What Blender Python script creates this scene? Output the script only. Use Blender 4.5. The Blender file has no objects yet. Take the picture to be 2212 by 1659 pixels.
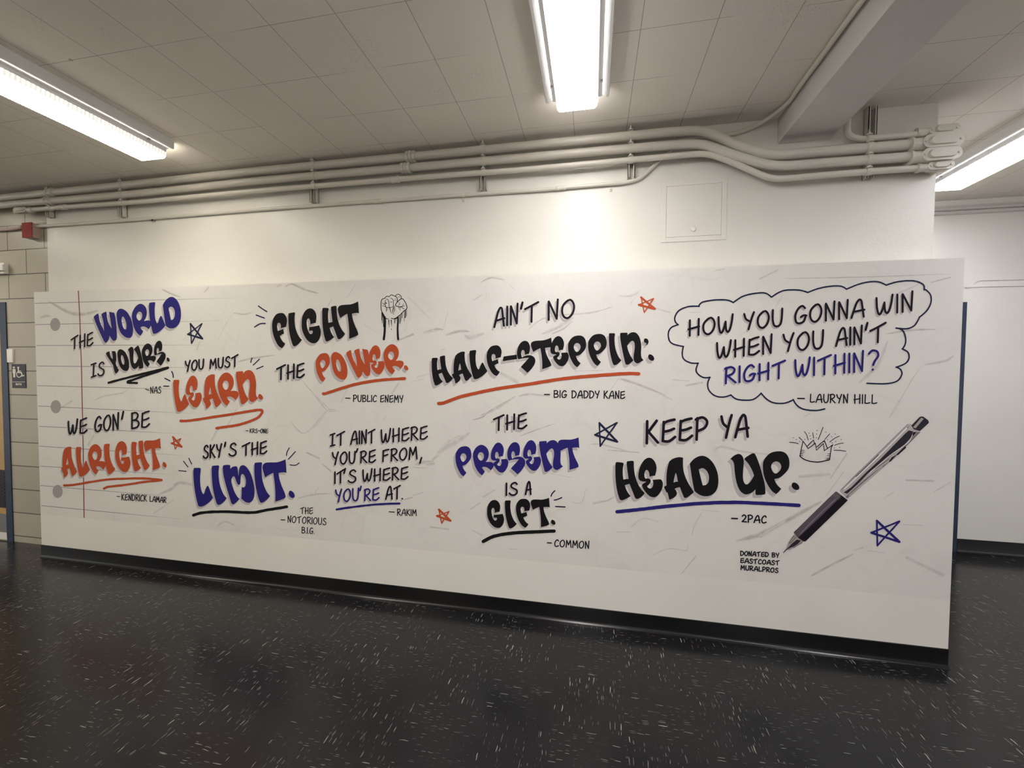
import bpy, bmesh, math, random
from mathutils import Vector, Matrix
from mathutils.geometry import tessellate_polygon

# ------------------------------------------------------------------ camera, world, exposure
S = bpy.context.scene
COL = S.collection
IW, IH, FPX = 2212, 1659, 887.57
CAM = Vector((4.2855, -2.4539, 1.5102))
YAW, PITCH, ROLL = -0.1924, -0.0328, 0.0070


def cam_axes():
    cy, sy, cp, sp = math.cos(YAW), math.sin(YAW), math.cos(PITCH), math.sin(PITCH)
    f = Vector((sy * cp, cy * cp, sp))
    r = Vector((cy, -sy, 0))
    u = r.cross(f)
    c, s = math.cos(ROLL), math.sin(ROLL)
    return c * r + s * u, -s * r + c * u, f


CR, CU, CF = cam_axes()
cd = bpy.data.cameras.new('camera')
cd.sensor_width = 36
cd.lens = FPX / IW * 36
cd.clip_start = 0.05
cam = bpy.data.objects.new('camera', cd)
COL.objects.link(cam)
M = Matrix((CR, CU, -CF)).transposed().to_4x4()
M.translation = CAM
cam.matrix_world = M
S.camera = cam

w = bpy.data.worlds.new('world')
S.world = w
w.use_nodes = True
w.node_tree.nodes['Background'].inputs[0].default_value = (0.95, 0.93, 0.9, 1)
w.node_tree.nodes['Background'].inputs[1].default_value = 0.25
S.view_settings.view_transform = 'Standard'
S.view_settings.look = 'None'
S.view_settings.gamma = 1
S.view_settings.exposure = 2.05

HC = 2.947          # ceiling height
YP = 0.0            # face of the boxed-out lower wall
YU = 0.165          # face of the upper wall
YB = 0.170          # face of the block wall
YF = 1.64           # far wall across the corridor
LAMP = 9.0
SIDE = 0.05


# ------------------------------------------------------------------ measuring: a photo point on a known plane
def ray(u, v):
    return CF * FPX + CR * (u - IW / 2) + CU * (IH / 2 - v)


def on_y(u, v, y):
    d = ray(u, v)
    return CAM + d * ((y - CAM.y) / d.y)


def on_z(u, v, z):
    d = ray(u, v)
    return CAM + d * ((z - CAM.z) / d.z)


def on_x(u, v, x):
    d = ray(u, v)
    return CAM + d * ((x - CAM.x) / d.x)


# ------------------------------------------------------------------ node helpers and materials
def srgb(r, g, b):
    def f(c):
        c /= 255
        return c / 12.92 if c <= 0.04045 else ((c + 0.055) / 1.055) ** 2.4
    return (f(r), f(g), f(b), 1)


class NT:
    def __init__(s, name):
        s.m = bpy.data.materials.new(name)
        s.m.use_nodes = True
        s.t = s.m.node_tree
        s.b = s.t.nodes['Principled BSDF']

    def n(s, typ, **kw):
        nd = s.t.nodes.new(typ)
        for k, v in kw.items():
            setattr(nd, k, v)
        return nd

    def l(s, a, b):
        s.t.links.new(a, b)

    def val(s, sock, v):
        if hasattr(v, 'is_output') or isinstance(v, bpy.types.NodeSocket):
            s.l(v, sock)
        else:
            sock.default_value = v

    def math(s, op, a, b=None, c=None):
        nd = s.n('ShaderNodeMath', operation=op)
        s.val(nd.inputs[0], a)
        if b is not None:
            s.val(nd.inputs[1], b)
        if c is not None:
            s.val(nd.inputs[2], c)
        return nd.outputs[0]

    def mix(s, f, a, b):
        nd = s.n('ShaderNodeMix', data_type='RGBA')
        s.val(nd.inputs[0], f)
        s.val(nd.inputs[6], a)
        s.val(nd.inputs[7], b)
        return nd.outputs[2]

    def pos(s):
        return s.n('ShaderNodeNewGeometry').outputs['Position']

    def sep(s, v):
        nd = s.n('ShaderNodeSeparateXYZ')
        s.l(v, nd.inputs[0])
        return nd.outputs

    def comb(s, x, y, z):
        nd = s.n('ShaderNodeCombineXYZ')
        for i, q in enumerate((x, y, z)):
            s.val(nd.inputs[i], q)
        return nd.outputs[0]

    def noise(s, vec, scale, detail=2, rough=0.5):
        nd = s.n('ShaderNodeTexNoise')
        s.l(vec, nd.inputs['Vector'])
        nd.inputs['Scale'].default_value = scale
        nd.inputs['Detail'].default_value = detail
        nd.inputs['Roughness'].default_value = rough
        return nd.outputs['Fac']

    def ramp(s, f, a, b):
        nd = s.n('ShaderNodeMapRange')
        s.val(nd.inputs[0], f)
        nd.inputs[1].default_value = a
        nd.inputs[2].default_value = b
        return nd.outputs[0]

    def bump(s, h, strength, dist):
        nd = s.n('ShaderNodeBump')
        nd.inputs['Strength'].default_value = strength
        nd.inputs['Distance'].default_value = dist
        s.l(h, nd.inputs['Height'])
        s.l(nd.outputs[0], s.b.inputs['Normal'])


def plain(name, col, rough=0.5, metal=0.0, spec=0.5, vary=0.0, scale=8):
    t = NT(name)
    t.b.inputs['Roughness'].default_value = rough
    t.b.inputs['Metallic'].default_value = metal
    t.b.inputs['Specular IOR Level'].default_value = spec
    if vary:
        nz = t.noise(t.pos(), scale, 3)
        c2 = tuple(c * (1 - vary) for c in col[:3]) + (1,)
        t.l(t.mix(t.ramp(nz, 0.35, 0.65), col, c2), t.b.inputs['Base Color'])
    else:
        t.b.inputs['Base Color'].default_value = col
    return t.m


def paint(name, col, rough, bump=0.15, dist=0.002, bscale=130, spec=0.5):
    t = NT(name)
    p = t.pos()
    nz = t.noise(p, 1.7, 4)
    c2 = tuple(c * 0.94 for c in col[:3]) + (1,)
    t.l(t.mix(t.ramp(nz, 0.35, 0.7), col, c2), t.b.inputs['Base Color'])
    t.b.inputs['Roughness'].default_value = rough
    t.b.inputs['Specular IOR Level'].default_value = spec
    t.bump(t.noise(p, bscale, 3), bump, dist)
    return t.m


PAPER = (0.67, 0.655, 0.62, 1)
CREASE = (0.315, 0.29, 0.285, 1)
MT = {}
MT['wall'] = paint('glossy_wall_paint', (0.69, 0.67, 0.62, 1), 0.36, 0.3, 0.0022, 90, 0.35)
MT['wall_plain'] = paint('white_wall_paint', (0.74, 0.72, 0.68, 1), 0.5)
MT['panel'] = paint('panel_white_paint', (0.72, 0.70, 0.655, 1), 0.6, 0.05)
MT['pipe'] = paint('pipe_paint', (0.62, 0.59, 0.525, 1), 0.33, 0.1, 0.001, 200)
MT['beam'] = paint('beam_paint', (0.62, 0.60, 0.57, 1), 0.55, 0.1)
MT['fixture'] = plain('fixture_white_enamel', (0.72, 0.72, 0.71, 1), 0.35)
MT['black'] = plain('black_rubber_base', (0.006, 0.006, 0.007, 1), 0.22, vary=0.3, scale=20)
MT['navy'] = plain('navy_frame_paint', (0.020, 0.034, 0.072, 1), 0.4, vary=0.25)
MT['wood'] = plain('maple_door_veneer', srgb(190, 155, 100), 0.45, vary=0.15, scale=6)
MT['steel'] = plain('brushed_steel', (0.35, 0.34, 0.33, 1), 0.35, 0.9)
MT['red'] = plain('red_box_paint', (0.30, 0.022, 0.018, 1), 0.6, spec=0.15, vary=0.15, scale=30)
MT['pinkish'] = paint('oversprayed_cream_paint', (0.46, 0.335, 0.29, 1), 0.45)
MT['white_plastic'] = plain('white_plastic', (0.8, 0.77, 0.72, 1), 0.4)
MT['sign_black'] = plain('black_sign_plastic', (0.008, 0.008, 0.011, 1), 0.4)
MT['sign_white'] = plain('sign_cream_print', (0.66, 0.62, 0.55, 1), 0.5)
MT['dark_slot'] = plain('dark_louver', (0.01, 0.01, 0.01, 1), 0.5)
MT['ink_black'] = plain('black_print', (0.0075, 0.0070, 0.0085, 1), 0.65, spec=0.12)
MT['ink_text'] = plain('ink_print', (0.009, 0.008, 0.014, 1), 0.65, spec=0.12)
MT['ink_navy'] = plain('navy_print', (0.014, 0.016, 0.05, 1), 0.65, spec=0.12)
MT['ink_blue'] = plain('blue_print', (0.021, 0.017, 0.150, 1), 0.65, spec=0.12)
MT['ink_orange'] = plain('orange_print', (0.43, 0.072, 0.025, 1), 0.65, spec=0.12)
MT['ink_grey'] = plain('grey_drop_print', (0.44, 0.405, 0.41, 1), 0.65, spec=0.12)
MT['ink_hole'] = plain('grey_hole_print', (0.33, 0.30, 0.30, 1), 0.65, spec=0.12)
MT['ink_rule'] = plain('ruled_line_print', (0.16, 0.15, 0.20, 1), 0.65, spec=0.12)
MT['ink_margin'] = plain('margin_line_print', (0.22, 0.055, 0.085, 1), 0.65, spec=0.12)
for nm, c in dict(pen_light=(174, 168, 167), pen_mid=(120, 113, 116), pen_dark=(44, 41, 50), pen_black=(26, 22, 30), pen_grip=(88, 79, 88),
                  pen_hi=(222, 218, 215), pen_tip=(160, 152, 148)).items():
    MT[nm] = plain(nm + '_print', srgb(*c), 0.65, spec=0.12)


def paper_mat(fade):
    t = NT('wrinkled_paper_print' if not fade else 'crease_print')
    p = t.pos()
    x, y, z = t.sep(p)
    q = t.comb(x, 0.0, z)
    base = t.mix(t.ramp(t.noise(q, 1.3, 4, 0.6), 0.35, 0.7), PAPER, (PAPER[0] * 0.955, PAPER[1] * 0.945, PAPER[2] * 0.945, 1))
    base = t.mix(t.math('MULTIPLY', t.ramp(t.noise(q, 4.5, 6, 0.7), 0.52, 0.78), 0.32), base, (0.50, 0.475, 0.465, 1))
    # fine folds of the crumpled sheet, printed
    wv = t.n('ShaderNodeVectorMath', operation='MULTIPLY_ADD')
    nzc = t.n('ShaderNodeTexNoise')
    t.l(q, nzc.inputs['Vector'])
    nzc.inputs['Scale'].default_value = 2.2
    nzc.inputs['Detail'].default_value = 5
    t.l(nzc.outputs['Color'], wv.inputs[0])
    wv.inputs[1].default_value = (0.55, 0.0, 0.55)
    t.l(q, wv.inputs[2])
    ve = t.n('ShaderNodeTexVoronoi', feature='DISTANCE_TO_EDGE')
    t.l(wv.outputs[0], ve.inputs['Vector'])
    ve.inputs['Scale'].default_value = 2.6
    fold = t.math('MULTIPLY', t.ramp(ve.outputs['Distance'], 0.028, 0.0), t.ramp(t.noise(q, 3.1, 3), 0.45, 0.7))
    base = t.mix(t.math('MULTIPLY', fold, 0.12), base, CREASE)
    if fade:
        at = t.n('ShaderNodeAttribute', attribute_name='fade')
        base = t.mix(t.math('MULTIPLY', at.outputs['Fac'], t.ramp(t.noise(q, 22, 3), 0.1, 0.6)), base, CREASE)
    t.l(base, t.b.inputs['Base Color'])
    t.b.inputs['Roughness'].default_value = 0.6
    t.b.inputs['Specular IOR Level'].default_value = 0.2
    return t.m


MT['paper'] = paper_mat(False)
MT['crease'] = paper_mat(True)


def rule_mat():
    # ruled lines that fade out towards the right
    t = NT('ruled_line_print')
    at = t.n('ShaderNodeAttribute', attribute_name='fade')
    t.l(t.mix(at.outputs['Fac'], PAPER, (0.13, 0.12, 0.17, 1)), t.b.inputs['Base Color'])
    t.b.inputs['Roughness'].default_value = 0.6
    return t.m


MT['rule'] = rule_mat()


def ceiling_mat():
    t = NT('painted_acoustic_tile')
    p = t.pos()
    x, y, z = t.sep(p)

    def line(c, o, a, wd):
        f = t.math('FRACT', t.math('DIVIDE', t.math('SUBTRACT', c, o - 40 * a), a))
        d = t.math('MULTIPLY', t.math('ABSOLUTE', t.math('SUBTRACT', f, 0.5)), a)
        return t.math('GREATER_THAN', d, a / 2 - wd)
    q = t.comb(x, y, 0.0)
    vis = t.ramp(t.noise(q, 1.9, 2), 0.36, 0.56)
    ln = t.math('MAXIMUM', line(x, 3.2474, 0.3048, 0.0016), t.math('MULTIPLY', line(y, -0.9157, 0.3068, 0.0013), vis))
    vo = t.n('ShaderNodeTexVoronoi')
    t.l(q, vo.inputs['Vector'])
    vo.inputs['Scale'].default_value = 95
    hole = t.math('MULTIPLY', t.math('LESS_THAN', vo.outputs['Distance'], 0.2), t.ramp(t.noise(q, 1.7, 3), 0.54, 0.66))
    base = t.mix(t.ramp(t.noise(q, 1.1, 4), 0.3, 0.7), (0.79, 0.74, 0.67, 1), (0.73, 0.685, 0.62, 1))
    # per tile tone
    ix = t.math('FLOOR', t.math('DIVIDE', t.math('SUBTRACT', x, 3.2474 - 40 * 0.3048), 0.3048))
    iy = t.math('FLOOR', t.math('DIVIDE', t.math('SUBTRACT', y, -0.9157 - 40 * 0.3068), 0.3068))
    wn = t.n('ShaderNodeTexWhiteNoise', noise_dimensions='2D')
    t.l(t.comb(ix, iy, 0.0), wn.inputs['Vector'])
    base = t.mix(t.math('MULTIPLY', wn.outputs['Value'], 0.5), base, (0.73, 0.675, 0.64, 1))
    v2 = t.n('ShaderNodeTexVoronoi')
    t.l(q, v2.inputs['Vector'])
    v2.inputs['Scale'].default_value = 2.3
    spot = t.math('LESS_THAN', v2.outputs['Distance'], 0.018)
    dark = t.math('MAXIMUM', t.math('MULTIPLY', ln, 0.6), t.math('MAXIMUM', t.math('MULTIPLY', hole, 0.42), t.math('MULTIPLY', spot, 0.6)))
    t.l(t.mix(dark, base, (0.10, 0.085, 0.07, 1)), t.b.inputs['Base Color'])
    t.b.inputs['Roughness'].default_value = 0.75
    t.bump(t.noise(q, 60, 4), 0.1, 0.003)
    return t.m


MT['ceiling'] = ceiling_mat()


def floor_mat():
    t = NT('black_streaked_vinyl_tile')
    p = t.pos()
    x, y, z = t.sep(p)
    A = 0.3048
    ix = t.math('FLOOR', t.math('DIVIDE', t.math('ADD', x, 30.0), A))
    iy = t.math('FLOOR', t.math('DIVIDE', t.math('ADD', y, 30.0), A))
    chk = t.math('MODULO', t.math('ADD', ix, iy), 2.0)
    chk = t.math('GREATER_THAN', chk, 0.5)
    nchk = t.math('SUBTRACT', 1.0, chk)
    a = t.math('ADD', t.math('MULTIPLY', x, chk), t.math('MULTIPLY', y, nchk))
    b = t.math('ADD', t.math('MULTIPLY', y, chk), t.math('MULTIPLY', x, nchk))
    wob = t.noise(p, 18, 2)
    b = t.math('ADD', b, t.math('MULTIPLY', wob, 0.012))

    def flecks(sa, sb, thr, r, seed):
        vo = t.n('ShaderNodeTexVoronoi')
        t.l(t.comb(t.math('MULTIPLY', a, sa), t.math('MULTIPLY', b, sb), t.math('MULTIPLY', chk, 7.3 + seed)), vo.inputs['Vector'])
        vo.inputs['Scale'].default_value = 1
        r1, g1, b1 = t.sep(vo.outputs['Color'])
        on = t.math('LESS_THAN', r1, thr)
        rad = t.math('MULTIPLY', t.math('ADD', g1, 0.35), r)
        return t.math('MULTIPLY', on, t.math('LESS_THAN', vo.outputs['Distance'], rad)), b1
    f1, k1 = flecks(20, 250, 0.055, 0.36, 0.0)
    f2, k2 = flecks(34, 440, 0.11, 0.40, 2.0)
    clump = t.ramp(t.noise(p, 3.5, 2), 0.35, 0.6)
    m1 = t.math('MULTIPLY', f1, t.math('ADD', 0.08, t.math('MULTIPLY', k1, 0.44)))
    m2 = t.math('MULTIPLY', t.math('MULTIPLY', f2, t.math('MULTIPLY', k2, 0.45)), clump)
    fl = t.math('MAXIMUM', m1, m2)
    nz = t.n('ShaderNodeTexNoise')
    t.l(p, nz.inputs['Vector'])
    nz.inputs['Scale'].default_value = 0.9
    base = t.mix(t.ramp(nz.outputs['Fac'], 0.55, 0.75), (0.0100, 0.0098, 0.0112, 1), (0.0115, 0.0098, 0.0105, 1))
    n2 = t.noise(t.comb(t.math('ADD', x, 7.0), y, 3.0), 1.1, 2)
    base = t.mix(t.ramp(n2, 0.6, 0.75), base, (0.0090, 0.0092, 0.0118, 1))
    t.l(t.mix(fl, base, (0.62, 0.59, 0.50, 1)), t.b.inputs['Base Color'])
    rn = t.noise(p, 6, 4)
    t.l(t.math('ADD', 0.15, t.math('MULTIPLY', rn, 0.12)), t.b.inputs['Roughness'])
    t.b.inputs['Specular IOR Level'].default_value = 0.36
    t.bump(t.noise(p, 7, 3), 0.03, 0.01)
    return t.m


MT['floor'] = floor_mat()


def block_mat():
    t = NT('glazed_block')
    p = t.pos()
    x, y, z = t.sep(p)
    zz = t.math('DIVIDE', t.math('SUBTRACT', z, 0.055 - 0.2032), 0.2032)
    row = t.math('FLOOR', zz)
    fz = t.math('MULTIPLY', t.math('ABSOLUTE', t.math('SUBTRACT', t.math('FRACT', zz), 0.5)), 0.2032)
    hz = t.math('GREATER_THAN', fz, 0.1016 - 0.0035)
    off = t.math('MULTIPLY', t.math('MODULO', row, 2.0), 0.203)
    fx = t.math('FRACT', t.math('DIVIDE', t.math('ADD', t.math('ADD', x, 20.467 - 0.203 + 0.0), off), 0.406))
    dx = t.math('MULTIPLY', t.math('ABSOLUTE', t.math('SUBTRACT', fx, 0.5)), 0.406)
    vx = t.math('MULTIPLY', t.math('GREATER_THAN', dx, 0.203 - 0.0035), t.math('GREATER_THAN', z, 2.085))
    mort = t.math('MAXIMUM', hz, vx)
    wn = t.n('ShaderNodeTexWhiteNoise', noise_dimensions='1D')
    t.l(row, wn.inputs['W'])
    base = t.mix(wn.outputs['Value'], (0.44, 0.395, 0.315, 1), (0.37, 0.325, 0.275, 1))
    base = t.mix(t.ramp(t.noise(p, 3, 3), 0.3, 0.7), base, (0.40, 0.375, 0.29, 1))
    t.l(t.mix(mort, base, (0.045, 0.033, 0.022, 1)), t.b.inputs['Base Color'])
    t.b.inputs['Roughness'].default_value = 0.35
    t.bump(t.math('SUBTRACT', 1.0, mort), 0.5, 0.003)
    return t.m


MT['block'] = block_mat()


def lens_mat(name, col, xc):
    t = NT(name)
    x, y, z = t.sep(t.pos())
    dx = t.math('SINE', t.math('MULTIPLY', x, 2 * math.pi / 0.0125))
    dy = t.math('SINE', t.math('MULTIPLY', y, 2 * math.pi / 0.0125))
    dot = t.math('GREATER_THAN', t.math('MULTIPLY', dx, dy), 0.3)
    # the prisms throw most light straight down; the ribbed sides and ends glow far less
    nx, ny, nz = t.sep(t.n('ShaderNodeNewGeometry').outputs['Normal'])
    down = t.ramp(t.math('ABSOLUTE', nz), 0.35, 0.95)
    lev = t.math('ADD', LAMP * SIDE, t.math('MULTIPLY', down, LAMP * (1 - SIDE)))
    rib = t.math('MULTIPLY', t.math('SUBTRACT', 1.0, down), t.math('GREATER_THAN', t.math('SINE', t.math('MULTIPLY', y, 2 * math.pi / 0.018)), 0.0))
    cut = t.math('MAXIMUM', t.math('MULTIPLY', dot, down), t.math('MULTIPLY', rib, 0.62))
    st = t.math('MULTIPLY', lev, t.math('SUBTRACT', 1.0, t.math('MULTIPLY', cut, 0.985)))
    # the mounting rim of the lens is not lit
    body = t.math('LESS_THAN', t.math('ABSOLUTE', t.math('SUBTRACT', x, xc)), 0.1045)
    st = t.math('MULTIPLY', st, body)
    t.b.inputs['Base Color'].default_value = (0.8, 0.8, 0.8, 1)
    t.b.inputs['Roughness'].default_value = 0.2
    t.b.inputs['Emission Color'].default_value = col
    t.l(st, t.b.inputs['Emission Strength'])
    return t.m


# ------------------------------------------------------------------ mesh helpers
def link(name, me, mat, parent=None):
    ob = bpy.data.objects.new(name, me)
    COL.objects.link(ob)
    if mat is not None:
        me.materials.append(MT[mat] if isinstance(mat, str) else mat)
    if parent is not None:
        ob.parent = parent
    return ob


def finish(bm, name, mat, parent=None, smooth=False, loc=None):
    bmesh.ops.recalc_face_normals(bm, faces=bm.faces)
    me = bpy.data.meshes.new(name)
    if smooth:
        for f in bm.faces:
            f.smooth = True
    if loc is not None:
        bmesh.ops.translate(bm, verts=bm.verts, vec=-Vector(loc))
    bm.to_mesh(me)
    bm.free()
    if smooth:
        me.set_sharp_from_angle(angle=math.radians(40))
    ob = link(name, me, mat, parent)
    if loc is not None:
        ob.location = loc
    return ob


def box(bm, x0, x1, y0, y1, z0, z1, bev=0.0):
    r = bmesh.ops.create_cube(bm, size=1)
    vs = r['verts']
    for v in vs:
        v.co = Vector((x0 + (v.co.x + 0.5) * (x1 - x0), y0 + (v.co.y + 0.5) * (y1 - y0), z0 + (v.co.z + 0.5) * (z1 - z0)))
    if bev:
        es = list({e for v in vs for e in v.link_edges})
        bmesh.ops.bevel(bm, geom=es, offset=bev, segments=2, affect='EDGES', profile=0.7)


def boxes(name, mat, parent, *bs, bev=0.0, smooth=False):
    bm = bmesh.new()
    for b in bs:
        box(bm, *b, bev=bev)
    return finish(bm, name, mat, parent, smooth)


def cr(pts, closed=False, n=6, corners=()):
    """smooth curve through points (Catmull-Rom); corner points stay sharp"""
    N = len(pts)
    if N < 3:
        return [Vector(p) for p in pts]
    P = [Vector(p) for p in pts]
    out = []
    segs = N if closed else N - 1
    for i in range(segs):
        p1, p2 = P[i], P[(i + 1) % N]
        a = P[(i - 1) % N] if (closed or i > 0) else p1
        d = P[(i + 2) % N] if (closed or i + 2 < N) else p2
        t1 = (p2 - a) * 0.5
        t2 = (d - p1) * 0.5
        L = (p2 - p1).length
        if i in corners:
            t1 = (p2 - p1) * 0.9
        if (i + 1) % N in corners:
            t2 = (p2 - p1) * 0.9
        for t_ in (t1, t2):
            if t_.length > 1.3 * L:
                t_ *= 1.3 * L / t_.length
        for k in range(n):
            s = k / n
            h1 = 2 * s ** 3 - 3 * s ** 2 + 1
            h2 = s ** 3 - 2 * s ** 2 + s
            h3 = -2 * s ** 3 + 3 * s ** 2
            h4 = s ** 3 - s ** 2
            out.append(p1 * h1 + t1 * h2 + p2 * h3 + t2 * h4)
    if not closed:
        out.append(P[-1])
    return out


def tube(bm, pts, r, seg=16, caps=True):
    P = [Vector(p) for p in pts]
    rings = []
    nrm = None
    for i, p in enumerate(P):
        d = (P[min(i + 1, len(P) - 1)] - P[max(i - 1, 0)]).normalized()
        if nrm is None:
            nrm = d.orthogonal().normalized()
        nrm = (nrm - d * nrm.dot(d)).normalized()
        bi = d.cross(nrm)
        rr = r[i] if isinstance(r, (list, tuple)) else r
        rings.append([bm.verts.new(p + (nrm * math.cos(2 * math.pi * k / seg) + bi * math.sin(2 * math.pi * k / seg)) * rr) for k in range(seg)])
    for a, b in zip(rings, rings[1:]):
        for k in range(seg):
            bm.faces.new((a[k], a[(k + 1) % seg], b[(k + 1) % seg], b[k]))
    if caps:
        bm.faces.new(rings[0])
        bm.faces.new(rings[-1])


def thing(name, label, cat, loc=(0, 0, 0), group=None):
    o = bpy.data.objects.new(name, None)
    COL.objects.link(o)
    o.location = loc
    o.empty_display_size = 0.05
    o['label'] = label
    o['category'] = cat
    if group:
        o['group'] = group
    return o


def tag(o, label, cat, group=None):
    o['label'] = label
    o['category'] = cat
    if group:
        o['group'] = group
    return o


def struct(o):
    o['kind'] = 'structure'
    return o


def place(parent, *kids):
    """children were built in world space: keep them there under the parent's location"""
    for k in kids:
        k.parent = parent
        k.location = k.location - parent.location
    return parent


# ------------------------------------------------------------------ the setting
XL, XR = -6.0, 11.0
YR = -5.2
struct(boxes('floor', 'floor', None, (XL, XR, YR, YF, -0.1, 0.0)))
struct(boxes('ceiling', 'ceiling', None, (XL, XR, YR, YF, HC, HC + 0.1)))
struct(boxes('wall_upper', 'wall', None, (-0.125, 6.072, YU, YF - 0.01, 0.0, HC)))
struct(boxes('wall_left', 'block', None, (XL, -0.125, YB, YB + 0.2, 0.0, HC)))
struct(boxes('wall_right', 'wall_plain', None, (6.0, XR, YF, YF + 0.15, 0.0, HC)))
struct(boxes('wall_rear', 'wall_plain', None, (XL, XR, YR - 0.15, YR, 0.0, HC)))
# boxed-out lower wall that carries the mural
bm = bmesh.new()
box(bm, 0.0, 6.096, YP, YU, 0.0, 2.09)
for v in bm.verts:
    if v.co.z > 1:
        v.co.z = 2.0955 if v.co.x < 1 else 2.0865
struct(finish(bm, 'wall_lower', 'panel'))
struct(boxes('ceiling_beam', 'beam', None, (5.300, 5.560, YR, YU, 2.805, HC), bev=0.004))


def cove_base(name, x0, x1, y, h, ret=None):
    """rubber cove base: flat strip whose toe curls out on the floor"""
    prof = [(0.0, h), (-0.004, h - 0.002), (-0.0045, 0.022), (-0.007, 0.010), (-0.013, 0.003), (-0.019, 0.0008), (-0.019, 0.0), (0.0, 0.0)]
    bm = bmesh.new()
    a = [bm.verts.new((x0, y + p[0], p[1])) for p in prof]
    b = [bm.verts.new((x1, y + p[0], p[1])) for p in prof]
    n = len(prof)
    for i in range(n):
        bm.faces.new((a[i], a[(i + 1) % n], b[(i + 1) % n], b[i]))
    bm.faces.new(a)
    bm.faces.new(b)
    return struct(finish(bm, name, 'black', smooth=True))


cove_base('baseboard_front', 0.0, 6.096, YP, 0.098)
cove_base('baseboard_right', on_y(2066, 1190, YF).x, XR, YF, 0.115)
# double moulding at the top of the far wall
bm = bmesh.new()
for zc in (2.842, 2.874):
    tube(bm, [(6.05, YF - 0.010, zc), (XR, YF - 0.010, zc)], 0.015, 12)
box(bm, 6.05, XR, YF - 0.006, YF, 2.826, 2.905)
struct(finish(bm, 'trim_1', 'beam', smooth=True))

# blue door frame on the far wall, mostly behind the mural wall
JF = on_y(2088, 656, YF).x
d2 = struct(boxes('door_2', 'navy', None, (7.255, JF, YF - 0.006, YF, 0.0, 2.105), (6.30, 6.365, YF - 0.006, YF, 0.0, 2.105), (6.365, 7.255, YF - 0.006, YF, 2.04, 2.105)))
boxes('door_leaf', 'wood', d2, (6.365, 7.255, YF - 0.003, YF, 0.005, 2.04))
# boys' room door on the block wall
JR, JL = on_y(22, 900, YB).x, on_y(9, 900, YB).x
d1 = struct(boxes('door_1', 'navy', None, (JL, JR, YB - 0.008, YB, 0.0, 2.06), (JL - 0.98, JL - 0.91, YB - 0.008, YB, 0.0, 2.06), (JL - 0.91, JL, YB - 0.008, YB, 1.99, 2.06)))
boxes('door_leaf', 'wood', d1, (JL - 0.908, JL - 0.002, YB - 0.003, YB, 0.03, 1.988))
lv = boxes('louver', 'dark_slot', d1, (JL - 0.78, JL - 0.006, YB - 0.005, YB - 0.003, 0.29, 0.62))
bm = bmesh.new()
for k in range(11):
    z = 0.305 + k * 0.028
    box(bm, JL - 0.77, JL - 0.008, YB - 0.008, YB - 0.005, z, z + 0.012)
finish(bm, 'louver_blades', 'black', lv)
boxes('kick_plate', 'steel', d1, (JL - 0.88, JL - 0.004, YB - 0.005, YB - 0.003, 0.075, 0.235))
boxes('kick_reflection', 'white_plastic', d1, (JL - 0.905, JL - 0.004, YB - 0.006, YB - 0.003, 0.012, 0.072))  # white strip painted for the pale reflection at the kick plate's foot


# ------------------------------------------------------------------ ceiling lights
def ceiling_light(xc, y_end, col, label, length=2.44):
    y0, y1 = y_end - length, y_end
    zt = HC
    t = thing('ceiling_light', label, 'ceiling light', (xc, (y0 + y1) / 2, HC), 'wraparound fluorescent ceiling lights')
    hw = 0.160
    bm = bmesh.new()
    prof = [(-hw, zt), (-hw, zt - 0.050), (-hw + 0.004, zt - 0.054), (-hw + 0.014, zt - 0.054), (-hw + 0.018, zt - 0.050), (-hw + 0.034, zt - 0.040), (-hw + 0.056, zt - 0.040), (-hw + 0.056, zt - 0.012)]
    prof += [(-a, b) for a, b in reversed(prof)]
    a = [bm.verts.new((xc + p[0], y0, p[1])) for p in prof]
    b = [bm.verts.new((xc + p[0], y1, p[1])) for p in prof]
    for i in range(len(prof)):
        j = (i + 1) % len(prof)
        bm.faces.new((a[i], a[j], b[j], b[i]))
    bm.faces.new(a)
    bm.faces.new(b)
    h = finish(bm, 'housing', 'fixture')
    # acrylic wrap lens: flange, curved sides, flat bottom
    bm = bmesh.new()
    pr = [(-0.124, zt - 0.046), (-0.124, zt - 0.050), (-0.106, zt - 0.052), (-0.104, zt - 0.076), (-0.099, zt - 0.096), (-0.087, zt - 0.107)]
    pr += [(-a, b) for a, b in reversed(pr)]
    a = [bm.verts.new((xc + p[0], y0 + 0.004, p[1])) for p in pr]
    b = [bm.verts.new((xc + p[0], y1 - 0.004, p[1])) for p in pr]
    for i in range(len(pr)):
        j = (i + 1) % len(pr)
        bm.faces.new((a[i], a[j], b[j], b[i]))
    bm.faces.new(a)
    bm.faces.new(b)
    le = finish(bm, 'lens', lens_mat('lit_prismatic_lens', col, xc))
    # small clips that hold the lens
    place(t, h, le)
    for yy in (y1 - 0.12, y0 + 0.12):
        for sx in (-1, 1):
            place(t, boxes('clip', 'steel', None, (xc + sx * 0.120 - 0.006, xc + sx * 0.120 + 0.006, yy - 0.006, yy + 0.006, zt - 0.056, zt - 0.046)))
    return t


WARM, NEUT, COOL = (0.84, 0.78, 0.66, 1), (1.22, 1.17, 1.14, 1), (1.12, 1.11, 1.15, 1)
ceiling_light(1.515, -0.27, WARM, 'lit fluorescent ceiling light above the lined paper end of the mural')
ceiling_light(4.192, -0.285, NEUT, 'lit fluorescent ceiling light over the middle of the mural, seen nearly end-on')
ceiling_light(6.797, 1.13, COOL, 'lit fluorescent ceiling light in the side passage beyond the wall corner')
ceiling_light(-1.16, -0.27, WARM, 'lit fluorescent ceiling light outside the boys restroom door')
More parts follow.
